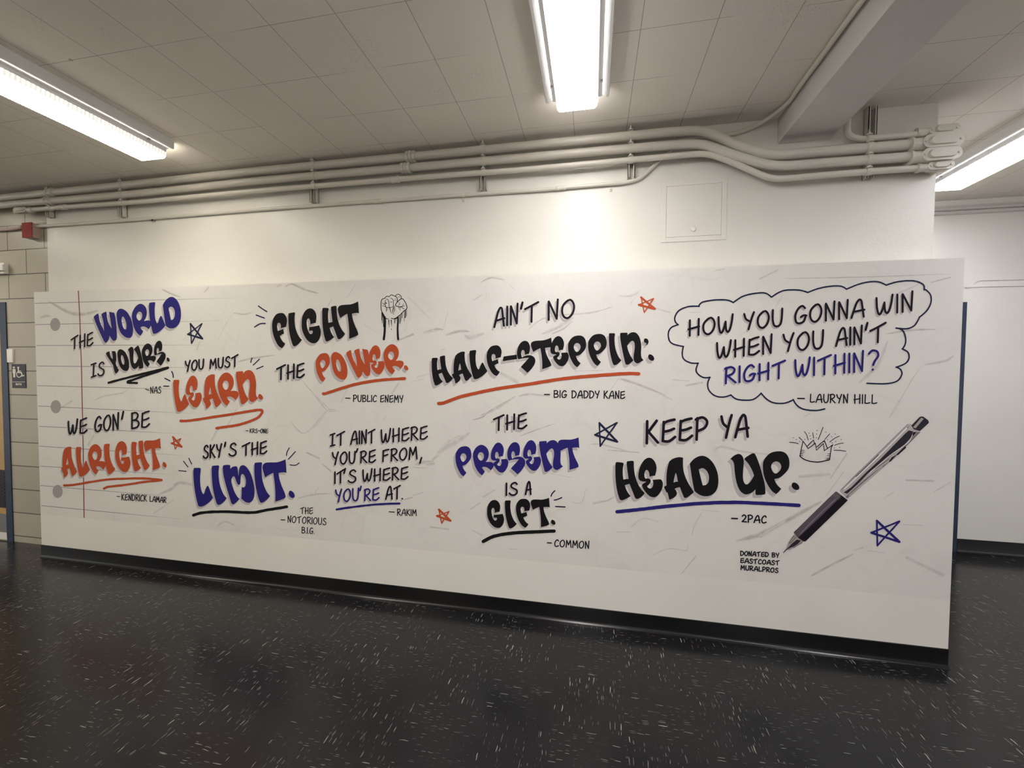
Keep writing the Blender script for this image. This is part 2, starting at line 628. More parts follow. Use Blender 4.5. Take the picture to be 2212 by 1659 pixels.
# unseen second row behind the camera, added to light the mural evenly
for i, (xc, col) in enumerate(((-1.16, WARM), (1.515, WARM), (4.192, NEUT), (6.797, COOL))):
    ceiling_light(xc, -3.3, col, ('first', 'second', 'third', 'last')[i] + ' unseen fluorescent ceiling light from the restroom side, in the row added for even light')


# ------------------------------------------------------------------ conduits, brackets, boxes
def path_on(y, pts, n=6):
    return cr([on_y(u, v, y) for u, v in pts], n=n)


def at_u(path, u0):
    """point and direction of a path where it passes photo column u0"""
    best = None
    for i in range(len(path) - 1):
        a, b = path[i], path[i + 1]

        def col(p):
            d = p - CAM
            return IW / 2 + FPX * d.dot(CR) / d.dot(CF)
        ua, ub = col(a), col(b)
        if (ua - u0) * (ub - u0) <= 0 and ua != ub:
            return a.lerp(b, (u0 - ua) / (ub - ua)), (b - a).normalized()
    return path[0].copy(), (path[1] - path[0]).normalized()


def coupling(par, path, u, r, L, hexed=False):
    p, d = at_u(path, u)
    bm = bmesh.new()
    if hexed:
        for s0, s1, rr in ((-0.5, -0.2, r * 1.32), (-0.12, 0.12, r * 1.40), (0.2, 0.5, r * 1.32)):
            tube(bm, [p + d * L * s0, p + d * L * s1], rr, 8)
        tube(bm, [p - d * L * 0.5, p + d * L * 0.5], r * 1.15, 16)
    else:
        pts = [-0.5, -0.42, -0.32, -0.24, 0.24, 0.32, 0.42, 0.5]
        rs = [1.12, 1.34, 1.34, 1.16, 1.16, 1.34, 1.34, 1.12]
        tube(bm, [p + d * L * q for q in pts], [r * q for q in rs], 16)
    return place(par, finish(bm, 'coupling', 'pipe', smooth=True))


def strap(par, path, u, r, y_wall):
    p, d = at_u(path, u)
    bm = bmesh.new()
    tube(bm, [p - d * 0.009, p + d * 0.009], r * 1.25, 16)
    box(bm, p.x - 0.009, p.x + 0.009, y_wall - 0.004, y_wall, p.z - r - 0.028, p.z)
    tube(bm, [(p.x, y_wall - 0.010, p.z - r - 0.016), (p.x, y_wall, p.z - r - 0.016)], 0.006, 8)
    return place(par, finish(bm, 'strap', 'pipe', smooth=True))


def conduit(label, path, r, mat='pipe', group='painted conduits along the top of the wall'):
    t = thing('conduit', label, 'pipe', path[0], group)
    bm = bmesh.new()
    tube(bm, path, r, 16)
    place(t, finish(bm, 'tube', mat, smooth=True))
    return t


def conduit_body(par, x0, x1, zc, hh, yc, r, hub_x, stub=True):
    """cast LB fitting: hub, oval body, domed cover with two screws"""
    def stadium(bm, xa, xb, h, ya, yb, ns=8, sc=1.0):
        cx = (xa + xb) / 2
        L = max((xb - xa) / 2 - h, 0.001)
        ring = []
        for k in range(2 * ns):
            a = math.pi * (k + 0.5) / ns - math.pi / 2
            s = 1 if k < ns else -1
            ring.append((s * L + h * math.cos(a), h * math.sin(a)))
        A = [bm.verts.new((cx + p[0], ya, zc + p[1])) for p in ring]
        B = [bm.verts.new((cx + p[0] * sc, yb, zc + p[1] * sc)) for p in ring]
        m = len(ring)
        for i in range(m):
            bm.faces.new((A[i], A[(i + 1) % m], B[(i + 1) % m], B[i]))
        bm.faces.new(A)
        bm.faces.new(B)
    bm = bmesh.new()
    yf = yc - r * 1.25
    stadium(bm, x0 + 0.006, x1 - 0.006, hh * 0.9, yc + r * 1.3, yf + 0.004)
    tube(bm, [(hub_x, yc, zc), (hub_x + 0.012, yc, zc), (hub_x + 0.013, yc, zc), (x0 + 0.02, yc, zc), (x0 + 0.05, yc, zc)], [r * 1.42, r * 1.42, r * 1.2, r * 1.25, r * 1.4], 16)
    if stub:
        tube(bm, [(x1 - 0.045, yc, zc), (x1 - 0.045, yc + 0.10, zc)], r * 1.1, 16)
    b = finish(bm, 'conduit_body', 'pipe', smooth=True)
    place(par, b)
    bm = bmesh.new()
    stadium(bm, x0, x1, hh, yf + 0.004, yf)
    stadium(bm, x0 + 0.024, x1 - 0.024, hh * 0.68, yf, yf - 0.010, sc=0.9)
    for xx in (x0 + 0.014, x1 - 0.014):
        tube(bm, [(xx, yf, zc), (xx, yf - 0.004, zc)], 0.006, 8)
    c = finish(bm, 'cover', 'pipe', smooth=True)
    c.parent = b
    c.location = -(b.location + par.location)
    return b


R1, R2, R3, R4 = 0.0270, 0.0255, 0.0165, 0.0115
Y1, Y2, Y3, Y4 = YU - 0.041 - R1, YU - 0.041 - R2, YU - 0.041 - R3, YU - R4 - 0.002
P1 = path_on(Y1, [(-60, 435), (0, 428), (300, 397), (560, 369.5), (1000, 328.5), (1364, 294), (1470, 284.5), (1515, 284), (1545, 293), (1592, 314), (1640, 330), (1668, 335), (1700, 334), (1778, 327.5), (1867, 321), (1957, 314), (1985, 311.5)])
P2 = path_on(Y2, [(-60, 450), (0, 443.5), (300, 418), (560, 391), (1000, 352.5), (1364, 321), (1470, 312.5), (1515, 313), (1545, 321), (1581, 334), (1640, 352), (1675, 358), (1710, 358), (1778, 353), (1867, 346.5), (1957, 340), (1980, 338)])
P3 = path_on(Y3, [(62, 454), (130, 448), (300, 436), (560, 412), (1000, 376), (1100, 369), (1364, 345.5), (1470, 335.5), (1510, 332.5), (1535, 334.5), (1565, 344), (1599, 358), (1640, 376), (1663, 384), (1690, 386), (1778, 378.5), (1867, 371.5), (1975, 363.5), (1995, 362)])
p4 = [on_y(u, v, Y4) for u, v in [(70, 489.5), (108, 487.5), (300, 474), (560, 453), (1000, 421.5), (1171, 410), (1244, 403.5), (1320, 397), (1352, 394), (1380, 386), (1400, 370), (1427, 344), (1447, 325), (1462, 308), (1480, 298), (1540, 292.5), (1590, 287)]]
p4 += [on_z(u, v, HC - 0.016) for u, v in [(1690, 226), (1717, 192), (1780, 106), (1866, 0)]]
p4.insert(-4, Vector((5.205, 0.135, HC - 0.03)))
q = p4[-1].copy()
q.x = p4[-2].x
q.y = YR + 0.3
p4 = [p for p in p4]
for k in (-4, -3, -2, -1):
    p4[k].x = 5.278
p4.append(Vector((5.278, YR + 0.3, HC - 0.016)))
P4 = cr(p4, n=6)

c1 = conduit('topmost of the long wall conduits, thick cream pipe with two screw couplings', P1, R1)
c2 = conduit('second long wall conduit from the ceiling, thick cream pipe', P2, R2)
c3 = conduit('third long wall conduit down, thinner pipe starting at a fitting by the red box', P3, R3)
c4 = conduit('lowest thin conduit, from the red box along the wall and up beside the ceiling beam', P4, R4)
coupling(c1, P1, 889, R1, 0.066, True)
coupling(c1, P1, 112, R1, 0.060)
coupling(c2, P2, 878, R2, 0.066, True)
coupling(c2, P2, 108, R2, 0.060)
coupling(c3, P3, 854, R3, 0.060)
coupling(c3, P3, 137, R3, 0.060)
coupling(c4, P4, 815, R4, 0.058)
coupling(c4, P4, 1212, R4, 0.058)
strap(c4, P4, 1000, R4, YU)
strap(c4, P4, 1320, R4, YU)
# fifth conduit right of the beam
p5 = [Vector((5.640, Y3 - 0.002, HC - 0.005)), Vector((5.640, Y3 - 0.002, 2.87))] + [on_y(u, v, Y3) for u, v in [(1831, 287), (1843, 297), (1866, 301), (1894, 298), (1980, 290.5), (1998, 289)]]
p5[0].x = p5[1].x = on_y(1829, 284, Y3).x
P5 = cr(p5, n=6)
c5 = conduit('short cream conduit bending down from behind the ceiling beam to the topmost corner fitting', P5, R3)
for par, pth, ul, ur, vc, hh, yc, r, hu in ((c5, P5, 2008, 2075, 277.5, 0.023, Y3, R3, 1978), (c1, P1, 1995, 2084, 301.5, 0.034, Y1, R1, 1963), (c2, P2, 1993, 2080, 330.5, 0.033, Y2, R2, 1962), (c3, P3, 2005, 2063, 356, 0.021, Y3, R3, 1980)):
    yf = yc - r * 1.25
    a, b = on_y(ul, vc, yf), on_y(ur, vc, yf)
    zz = pth[-1].z
    hb = on_y(hu, vc, yc)
    conduit_body(par, a.x, b.x, (a.z + b.z) / 2 if abs((a.z + b.z) / 2 - zz) < 0.03 else zz, hh, yc, r, hb.x)
# fitting at the start of the third conduit
a = P3[0]
conduit_body(c3, a.x - 0.135, a.x + 0.005, a.z, 0.020, Y3, R3, a.x - 0.12, stub=False)
bm = bmesh.new()
tube(bm, [a + Vector((0.0, 0, 0)), a + Vector((0.05, 0, -0.002))], R3 * 1.3, 12)
place(c3, finish(bm, 'coupling', 'pipe', smooth=True))


def bracket(uc, v_bot, label, pipes, z_top=2.915):
    p = on_y(uc, v_bot, YU - 0.02)
    x, zb = p.x, p.z
    t = thing('strut_bracket', label, 'bracket', (x, YU, zb), 'strut brackets holding the conduits')
    yb = YU if x > -0.125 else YB
    hw = 0.0205
    place(t, boxes('channel', 'pipe', None, (x - hw, x - hw + 0.004, YU - 0.041, yb, zb, z_top), (x + hw - 0.004, x + hw, YU - 0.041, yb, zb, z_top), (x - hw, x + hw, yb - 0.004, yb, zb, z_top),
                   (x - hw, x - hw + 0.009, YU - 0.041, YU - 0.038, zb, z_top), (x + hw - 0.009, x + hw, YU - 0.041, YU - 0.038, zb, z_top)))
    for pth, r in pipes:
        p, d = at_u(pth, uc)
        bm = bmesh.new()
        seg = 20
        ring = []
        for k in range(seg + 1):
            a = math.pi * (0.02 + 1.96 * k / seg) + math.pi / 2 * 0
            ring.append((math.cos(a), math.sin(a)))
        ra, rb = r + 0.0003, r + 0.0032
        for k in range(seg):
            (c0, s0), (c1_, s1) = ring[k], ring[k + 1]
            vs = []
            for xx in (-0.013, 0.013):
                for rr in (ra, rb):
                    for (c_, s_) in ((c0, s0), (c1_, s1)):
                        q = p + d * xx + Vector((0, c_ * rr, s_ * rr))
                        vs.append(bm.verts.new(q))
            for f in ((0, 1, 3, 2), (4, 5, 7, 6), (0, 1, 5, 4), (2, 3, 7, 6)):
                bm.faces.new([vs[i] for i in f])
        cl = finish(bm, 'clamp', 'pipe', smooth=True)
        place(t, cl)
        # bolt with washer and nut standing on the clamp ears
        bm = bmesh.new()
        bx = p.x - 0.003
        by = p.y - r * 0.55
        z0 = p.z + r * 0.86
        tube(bm, [(bx, by, z0 - 0.006), (bx, by, z0 + 0.030)], 0.0042, 8)
        tube(bm, [(bx, by, z0 + 0.001), (bx, by, z0 + 0.005)], 0.0155, 14)
        tube(bm, [(bx, by, z0 + 0.005), (bx, by, z0 + 0.013)], 0.0090, 6)
        bo = finish(bm, 'bolt', 'pipe')
        bo.parent = cl
        bo.location = -(cl.location + t.location)
    return t


PP = [(P1, R1), (P2, R2), (P3, R3)]
bracket(108, 470, 'strut bracket over the joint between block wall and white wall', PP)
bracket(265, 469, 'strut bracket above the word WORLD', PP)
bracket(679, 438.5, 'strut bracket above the black FIGHT lettering', PP)
bracket(1045, 411.5, 'strut bracket between the screw couplings and the lit middle light', PP)
bracket(1363, 386, 'strut bracket just left of where the thin conduit turns upward', PP)
bracket(1876, 387, 'strut bracket right of the ceiling beam with four clamped conduits', PP + [(P5, R3)], HC - 0.004)

# red junction box on the block wall
bx = on_y(88, 505, YB).x
yfr = YB
while on_y(69, 497, yfr).x < bx and yfr > 0:
    yfr -= 0.002
x0 = on_y(47, 497, yfr).x
zt, zb = on_y(58, 481, yfr).z, on_y(58, 512.5, yfr).z
t = thing('junction_box', 'small square box with a red front on the block wall under the conduits', 'junction box', (x0, YB, zb))
place(t, boxes('body', 'pinkish', None, (x0 + 0.002, bx, yfr + 0.004, YB, zb, zt), bev=0.002))
place(t, boxes('cover', 'red', None, (x0, bx + 0.001, yfr, yfr + 0.005, zb - 0.002, zt + 0.002), bev=0.001))
bm = bmesh.new()
for dz in (0.03, -0.02):
    tube(bm, [(bx, YB - 0.05, (zb + zt) / 2 + dz), (bx + 0.003, YB - 0.05, (zb + zt) / 2 + dz)], 0.005, 8)
place(t, finish(bm, 'screw', 'steel'))
P6 = cr([Vector((-1.6, YB - 0.02, on_y(0, 499, YB).z))] + [on_y(u, v, YB - 0.02) for u, v in [(0, 496.5), (25, 495), (48, 490.5)]])
t = conduit('conduit leaving the red junction box towards the boys restroom door', P6, 0.012, 'pinkish')

# bolt stub under the thin conduit
a = on_y(335, 478, YU)
tag(finish((lambda b: (tube(b, [(a.x, YU, a.z), (a.x, YU - 0.022, a.z)], 0.007, 10), tube(b, [(a.x, YU - 0.012, a.z), (a.x, YU - 0.022, a.z)], 0.011, 8), b)[2])(bmesh.new()), 'anchor_bolt', 'steel'), 'dark anchor bolt sticking out of the wall below the thin conduit', 'bolt')

# access panel with its knob
a, b, c = on_y(1427, 525, YU), on_y(1568, 517, YU), on_y(1431, 394, YU)
x0, x1, z0, z1 = a.x, b.x, (a.z + b.z) / 2, c.z
t = thing('access_panel', 'flush painted access panel with a small round lock in the upper wall', 'access panel', (x0, YU, z0))
place(t, boxes('frame', 'wall', None, (x0, x0 + 0.028, YU - 0.004, YU, z0, z1), (x1 - 0.028, x1, YU - 0.004, YU, z0, z1), (x0 + 0.028, x1 - 0.028, YU - 0.004, YU, z0, z0 + 0.028), (x0 + 0.028, x1 - 0.028, YU - 0.004, YU, z1 - 0.028, z1), bev=0.001))
place(t, boxes('door', 'wall', None, (x0 + 0.0295, x1 - 0.0295, YU - 0.0045, YU, z0 + 0.0295, z1 - 0.0295), bev=0.001))
k = on_y(1497, 495, YU)
bm = bmesh.new()
tube(bm, [(k.x, YU - 0.003, k.z), (k.x, YU - 0.012, k.z), (k.x, YU - 0.014, k.z)], [0.016, 0.015, 0.011], 18)
place(t, finish(bm, 'lock', 'wall', smooth=True))

# raceway lines on the far wall
bm = bmesh.new()
A = [on_y(u, v, YF) for u, v in [(2086, 622.5), (2094, 621), (2102, 614), (2112, 607.5), (2122, 606), (2212, 604)]]
A.append(Vector((XR, YF, A[-1].z)))
tube(bm, cr([p - Vector((0, 0.003, 0)) for p in A], n=4), 0.0035, 8)
tag(finish(bm, 'wall_cable', 'beam', smooth=True), 'thin painted cable rising in a step along the far passage wall', 'cable')
zA, zB = on_y(2150, 611.5, YF).z, on_y(2150, 619.5, YF).z
tag(boxes('raceway', 'wall_plain', None, (7.05, XR, YF - 0.008, YF, zB, zA), bev=0.002), 'flat painted raceway strip along the far passage wall above the blue frame', 'raceway')

# small fittings by the restroom door
tag(boxes('wall_sensor', 'white_plastic', None, (on_y(14.5, 768, YB - 0.012).x, on_y(26.5, 768, YB - 0.012).x, YB - 0.012, YB, on_y(20, 783, YB).z, on_y(20, 754, YB).z), bev=0.003, smooth=True), 'small blank white box on the block wall above the restroom sign', 'sensor box')
t = thing('alarm_light', 'white box on the block wall above the blue door frame, cut by the picture edge', 'alarm', (-0.73, YB, 2.30))
place(t, boxes('base', 'white_plastic', None, (-0.86, on_y(8, 580, YB - 0.03).x, YB - 0.03, YB, on_y(4, 593, YB).z, on_y(4, 570, YB).z), bev=0.006, smooth=True))
place(t, boxes('lens', 'fixture', None, (-0.845, on_y(5, 580, YB - 0.05).x, YB - 0.05, YB - 0.03, 2.315, 2.365), bev=0.006, smooth=True))


# ------------------------------------------------------------------ printing: flat shapes on a wall plane
class Flat:
    """collects printed shapes given in photo pixels and lays them on the plane y"""
    def __init__(s, y, lift):
        s.bm = bmesh.new()
        s.y, s.yy = y, y - lift
        s.fade = None
        s.base, s.k = s.yy, 0

    def P(s, u, v):
        p = on_y(u, v, s.y)
        return Vector((p.x, s.yy, p.z))

    def step(s):
        # each stroke lies a hair above the one before it, so overlaps are clean
        s.k += 1
        s.yy = s.base - (s.k % 150) * 2e-6

    def poly(s, rings):
        s.step()
        P = [[s.P(*q[:2]) for q in r] for r in rings]
        flat = [p for r in P for p in r]
        tris = tessellate_polygon([[Vector((p.x, p.z, 0)) for p in r] for r in P])
        vs = [s.bm.verts.new(p) for p in flat]
        for t in tris:
            if len(set(t)) == 3:
                try:
                    s.bm.faces.new([vs[i] for i in t])
                except ValueError:
                    pass

    def stroke(s, pts, wd, curve=True, rough=0.0, closed=False, n=5, cap=True):
        """pen stroke; wd in pixels, may be a (start, end) pair"""
        s.step()
        pp = [Vector((a, b)) for a, b in pts]
        if curve and len(pp) > 2:
            pp = cr(pp, closed=closed, n=n)
            if closed:
                pp.append(pp[0].copy())
        if rough:
            q = []
            for a, b in zip(pp, pp[1:]):
                m = max(1, int((b - a).length / 5))
                q += [a.lerp(b, k / m) for k in range(m)]
            pp = q + [pp[-1]]
        L, Rr = [], []
        N = len(pp)
        w0, w1 = wd if isinstance(wd, tuple) else (wd, wd)
        for i, p in enumerate(pp):
            d0 = (p - pp[i - 1]) if i else (pp[1] - p)
            d1 = (pp[i + 1] - p) if i < N - 1 else (p - pp[i - 1])
            if d0.length < 1e-9:
                d0 = d1
            if d1.length < 1e-9:
                d1 = d0
            d0, d1 = d0.normalized(), d1.normalized()
            t = d0 + d1
            t = t.normalized() if t.length > 0.3 else d1
            nn = Vector((-t.y, t.x))
            k = 1 / max(0.6, nn.dot(Vector((-d1.y, d1.x))))
            h = (w0 + (w1 - w0) * i / max(1, N - 1)) / 2
            ja = random.uniform(-rough, rough) if rough else 0
            jb = random.uniform(-rough, rough) if rough else 0
            L.append(p + nn * (h * k + ja))
            Rr.append(p - nn * (h * k + jb))
        a = [s.bm.verts.new(s.P(*q)) for q in L]
        b = [s.bm.verts.new(s.P(*q)) for q in Rr]
        for i in range(N - 1):
            s.bm.faces.new((a[i], a[i + 1], b[i + 1], b[i]))
        if cap and not closed:
            for e, h in ((0, w0 / 2), (N - 1, w1 / 2)):
                if h > 0.3:
                    s.dot(pp[e].x, pp[e].y, h, h, 10)
            if not curve:
                for p in pp[1:-1]:
                    s.dot(p.x, p.y, (w0 + w1) / 4, (w0 + w1) / 4, 10)

    def dot(s, u, v, ru, rv, n=16):
        s.step()
        vs = [s.bm.verts.new(s.P(u + ru * math.cos(2 * math.pi * k / n), v + rv * math.sin(2 * math.pi * k / n))) for k in range(n)]
        s.bm.faces.new(vs)

    def soft(s, pts, wd, a):
        """soft-edged mark: strength 'a' along the middle, none at the edges"""
        if s.fade is None:
            s.fade = s.bm.verts.layers.float.new('fade')
        s.step()
        pp = cr([Vector(p) for p in pts], n=5)
        N = len(pp)
        rows = []
        for i, p in enumerate(pp):
            d = (pp[min(i + 1, N - 1)] - pp[max(i - 1, 0)]).normalized()
            nn = Vector((-d.y, d.x))
            h = wd / 2 * (0.25 + 0.75 * math.sin(math.pi * (i + 0.5) / N)) * random.uniform(0.8, 1.2)
            e = a * min(1, 3 * math.sin(math.pi * (i + 0.2) / N))
            row = []
            for k, f in ((-1, 0.0), (-0.45, 0.75), (0.2, 1.0), (0.55, 0.55), (1, 0.0)):
                vv = s.bm.verts.new(s.P(*(p + nn * h * k)))
                vv[s.fade] = f * e
                row.append(vv)
            rows.append(row)
        for r0, r1 in zip(rows, rows[1:]):
            for k in range(4):
                s.bm.faces.new((r0[k], r0[k + 1], r1[k + 1], r1[k]))

    def done(s, name, mat, parent, label=None):
        for f in s.bm.faces:
            f.normal_update()
            if f.normal.y > 0:
                f.normal_flip()
        me = bpy.data.meshes.new(name)
        s.bm.to_mesh(me)
        s.bm.free()
        o = link(name, me, mat, parent)
        if label:
            o['label'] = label
        return o


random.seed(7)
L_CREASE, L_RULE, L_SHADOW, L_INK, L_INK2, L_INK3, L_INK4 = 0.0003, 0.0007, 0.0011, 0.0016, 0.0020, 0.0024, 0.0028
# the mural sheet itself
bm = bmesh.new()
top = [(0.0005, 2.0950), (6.0955, 2.0862)]
bot = [(2047, 1296), (1738, 1266.5), (1500, 1245), (1280, 1224.3), (720, 1169.3), (90, 1111)]
pb = [on_y(u, v, YP) for u, v in bot]
pb[0].x = 6.0955
pb[-1].x = 0.0005
pts = [(top[0][0], top[0][1]), (top[1][0], top[1][1])] + [(p.x, p.z) for p in pb]
fr = [bm.verts.new((x, YP - 0.0002, z)) for x, z in pts]
bk = [bm.verts.new((x, YP, z)) for x, z in pts]
n = len(pts)
bm.faces.new(fr)
bm.faces.new(bk)
for i in range(n):
    bm.faces.new((fr[i], fr[(i + 1) % n], bk[(i + 1) % n], bk[i]))
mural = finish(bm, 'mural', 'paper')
tag(mural, 'wide printed mural of hand-lettered quotes on crumpled lined paper', 'mural')

# ---- creases of the crumpled paper print
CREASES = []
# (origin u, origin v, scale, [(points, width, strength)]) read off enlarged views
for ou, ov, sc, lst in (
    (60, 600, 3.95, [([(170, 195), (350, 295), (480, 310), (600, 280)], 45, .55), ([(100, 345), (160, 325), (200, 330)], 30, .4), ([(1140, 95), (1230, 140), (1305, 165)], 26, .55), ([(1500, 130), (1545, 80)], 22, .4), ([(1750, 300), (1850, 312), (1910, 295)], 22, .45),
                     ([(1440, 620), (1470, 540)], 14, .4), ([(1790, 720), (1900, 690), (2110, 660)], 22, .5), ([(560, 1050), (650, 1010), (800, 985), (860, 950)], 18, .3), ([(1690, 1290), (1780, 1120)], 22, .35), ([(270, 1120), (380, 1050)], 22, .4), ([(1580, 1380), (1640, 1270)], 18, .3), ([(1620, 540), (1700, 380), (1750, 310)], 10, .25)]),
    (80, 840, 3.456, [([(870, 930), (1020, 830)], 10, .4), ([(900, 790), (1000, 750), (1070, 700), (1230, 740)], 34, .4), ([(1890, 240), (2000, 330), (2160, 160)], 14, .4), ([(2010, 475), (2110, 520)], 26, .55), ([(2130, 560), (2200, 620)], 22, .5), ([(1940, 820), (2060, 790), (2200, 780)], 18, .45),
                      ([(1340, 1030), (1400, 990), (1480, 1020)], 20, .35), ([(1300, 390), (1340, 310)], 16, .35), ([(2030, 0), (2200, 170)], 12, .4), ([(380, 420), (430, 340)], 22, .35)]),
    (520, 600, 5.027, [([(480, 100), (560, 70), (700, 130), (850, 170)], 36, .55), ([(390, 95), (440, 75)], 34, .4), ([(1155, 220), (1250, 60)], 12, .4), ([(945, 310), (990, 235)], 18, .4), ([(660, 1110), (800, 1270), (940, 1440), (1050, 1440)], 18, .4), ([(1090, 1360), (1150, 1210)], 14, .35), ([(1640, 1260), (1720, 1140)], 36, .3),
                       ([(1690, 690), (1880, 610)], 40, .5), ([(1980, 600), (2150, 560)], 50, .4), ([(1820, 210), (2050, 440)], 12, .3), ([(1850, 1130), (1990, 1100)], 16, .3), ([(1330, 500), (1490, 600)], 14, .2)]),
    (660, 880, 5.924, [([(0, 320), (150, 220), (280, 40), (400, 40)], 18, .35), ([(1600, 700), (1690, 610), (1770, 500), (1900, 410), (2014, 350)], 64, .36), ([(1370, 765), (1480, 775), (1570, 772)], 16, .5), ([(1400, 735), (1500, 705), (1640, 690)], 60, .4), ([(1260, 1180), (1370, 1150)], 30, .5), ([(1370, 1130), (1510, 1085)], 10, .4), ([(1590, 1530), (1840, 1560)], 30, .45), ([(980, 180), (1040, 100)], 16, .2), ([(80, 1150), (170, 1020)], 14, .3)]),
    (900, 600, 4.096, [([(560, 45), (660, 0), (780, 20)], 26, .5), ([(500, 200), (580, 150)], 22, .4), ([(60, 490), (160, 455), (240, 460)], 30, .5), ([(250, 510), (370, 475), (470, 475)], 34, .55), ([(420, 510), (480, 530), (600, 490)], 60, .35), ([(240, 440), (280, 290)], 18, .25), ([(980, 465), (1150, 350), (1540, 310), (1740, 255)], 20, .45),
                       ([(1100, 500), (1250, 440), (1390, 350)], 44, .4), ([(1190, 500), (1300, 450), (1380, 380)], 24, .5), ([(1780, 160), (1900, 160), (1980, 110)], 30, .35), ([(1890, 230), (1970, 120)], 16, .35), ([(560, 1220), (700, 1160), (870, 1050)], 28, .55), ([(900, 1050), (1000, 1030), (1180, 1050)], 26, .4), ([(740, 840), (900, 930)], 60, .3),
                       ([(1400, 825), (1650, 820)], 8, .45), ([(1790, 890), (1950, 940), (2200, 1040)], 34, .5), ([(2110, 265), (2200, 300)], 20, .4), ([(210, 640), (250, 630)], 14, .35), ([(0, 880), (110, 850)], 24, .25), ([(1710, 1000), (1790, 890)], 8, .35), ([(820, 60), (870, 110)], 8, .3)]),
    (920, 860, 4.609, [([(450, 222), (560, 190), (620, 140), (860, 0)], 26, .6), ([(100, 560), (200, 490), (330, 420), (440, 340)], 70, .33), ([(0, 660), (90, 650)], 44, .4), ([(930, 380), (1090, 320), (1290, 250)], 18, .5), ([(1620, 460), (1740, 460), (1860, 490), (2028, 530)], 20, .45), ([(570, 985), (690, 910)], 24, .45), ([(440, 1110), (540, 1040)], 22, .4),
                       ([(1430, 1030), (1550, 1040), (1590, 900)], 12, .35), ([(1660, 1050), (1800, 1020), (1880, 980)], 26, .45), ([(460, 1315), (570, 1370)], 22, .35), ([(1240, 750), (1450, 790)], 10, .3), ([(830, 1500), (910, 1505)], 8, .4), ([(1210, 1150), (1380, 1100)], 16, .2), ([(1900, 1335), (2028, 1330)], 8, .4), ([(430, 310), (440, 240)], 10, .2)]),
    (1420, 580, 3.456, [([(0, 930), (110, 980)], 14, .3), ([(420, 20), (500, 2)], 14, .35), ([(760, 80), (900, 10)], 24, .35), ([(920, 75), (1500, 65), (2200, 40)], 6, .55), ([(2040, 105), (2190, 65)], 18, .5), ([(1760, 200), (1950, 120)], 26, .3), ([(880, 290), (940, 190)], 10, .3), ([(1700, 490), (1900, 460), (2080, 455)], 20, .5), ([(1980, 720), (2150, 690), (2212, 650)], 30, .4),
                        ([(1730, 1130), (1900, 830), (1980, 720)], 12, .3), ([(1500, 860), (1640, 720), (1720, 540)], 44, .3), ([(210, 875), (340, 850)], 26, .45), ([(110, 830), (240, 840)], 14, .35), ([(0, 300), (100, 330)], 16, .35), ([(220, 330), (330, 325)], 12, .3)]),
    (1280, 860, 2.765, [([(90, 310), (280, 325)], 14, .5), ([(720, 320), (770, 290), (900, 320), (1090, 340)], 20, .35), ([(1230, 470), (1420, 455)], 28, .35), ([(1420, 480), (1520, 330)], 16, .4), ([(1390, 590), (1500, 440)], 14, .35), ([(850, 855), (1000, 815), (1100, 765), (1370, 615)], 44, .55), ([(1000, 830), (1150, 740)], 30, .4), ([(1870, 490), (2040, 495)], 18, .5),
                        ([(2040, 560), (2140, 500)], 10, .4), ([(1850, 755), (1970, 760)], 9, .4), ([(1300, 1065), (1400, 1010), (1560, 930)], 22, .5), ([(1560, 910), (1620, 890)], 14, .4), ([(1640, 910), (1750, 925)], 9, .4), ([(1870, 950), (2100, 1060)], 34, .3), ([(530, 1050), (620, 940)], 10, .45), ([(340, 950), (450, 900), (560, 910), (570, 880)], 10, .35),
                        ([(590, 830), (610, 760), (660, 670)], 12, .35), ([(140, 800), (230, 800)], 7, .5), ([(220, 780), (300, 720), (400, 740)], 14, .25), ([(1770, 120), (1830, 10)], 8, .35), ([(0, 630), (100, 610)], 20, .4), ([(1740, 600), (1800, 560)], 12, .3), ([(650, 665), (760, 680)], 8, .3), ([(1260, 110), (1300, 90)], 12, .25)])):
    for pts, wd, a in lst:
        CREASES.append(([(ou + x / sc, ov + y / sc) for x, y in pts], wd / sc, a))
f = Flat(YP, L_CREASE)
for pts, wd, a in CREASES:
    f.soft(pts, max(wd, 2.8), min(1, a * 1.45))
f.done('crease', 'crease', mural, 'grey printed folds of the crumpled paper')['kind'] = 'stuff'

# ---- ruled lines, red margin line, punched holes
f = Flat(YP, L_RULE)
f.fade = f.bm.verts.layers.float.new('fade')


def ruled(p0, p1, wd=1.2, n=14):
    rows = []
    for k in range(n + 1):
        t = k / n
        u, v = p0[0] + (p1[0] - p0[0]) * t, p0[1] + (p1[1] - p0[1]) * t
        e = 0.9 if t < 0.45 else 0.9 * (1 - (t - 0.45) / 0.55)
        r = []
        for s_ in (-wd / 2, wd / 2):
            vv = f.bm.verts.new(f.P(u, v + s_))
            vv[f.fade] = max(0.0, e)
            r.append(vv)
        rows.append(r)
    for a, b in zip(rows, rows[1:]):
        f.bm.faces.new((a[0], a[1], b[1], b[0]))


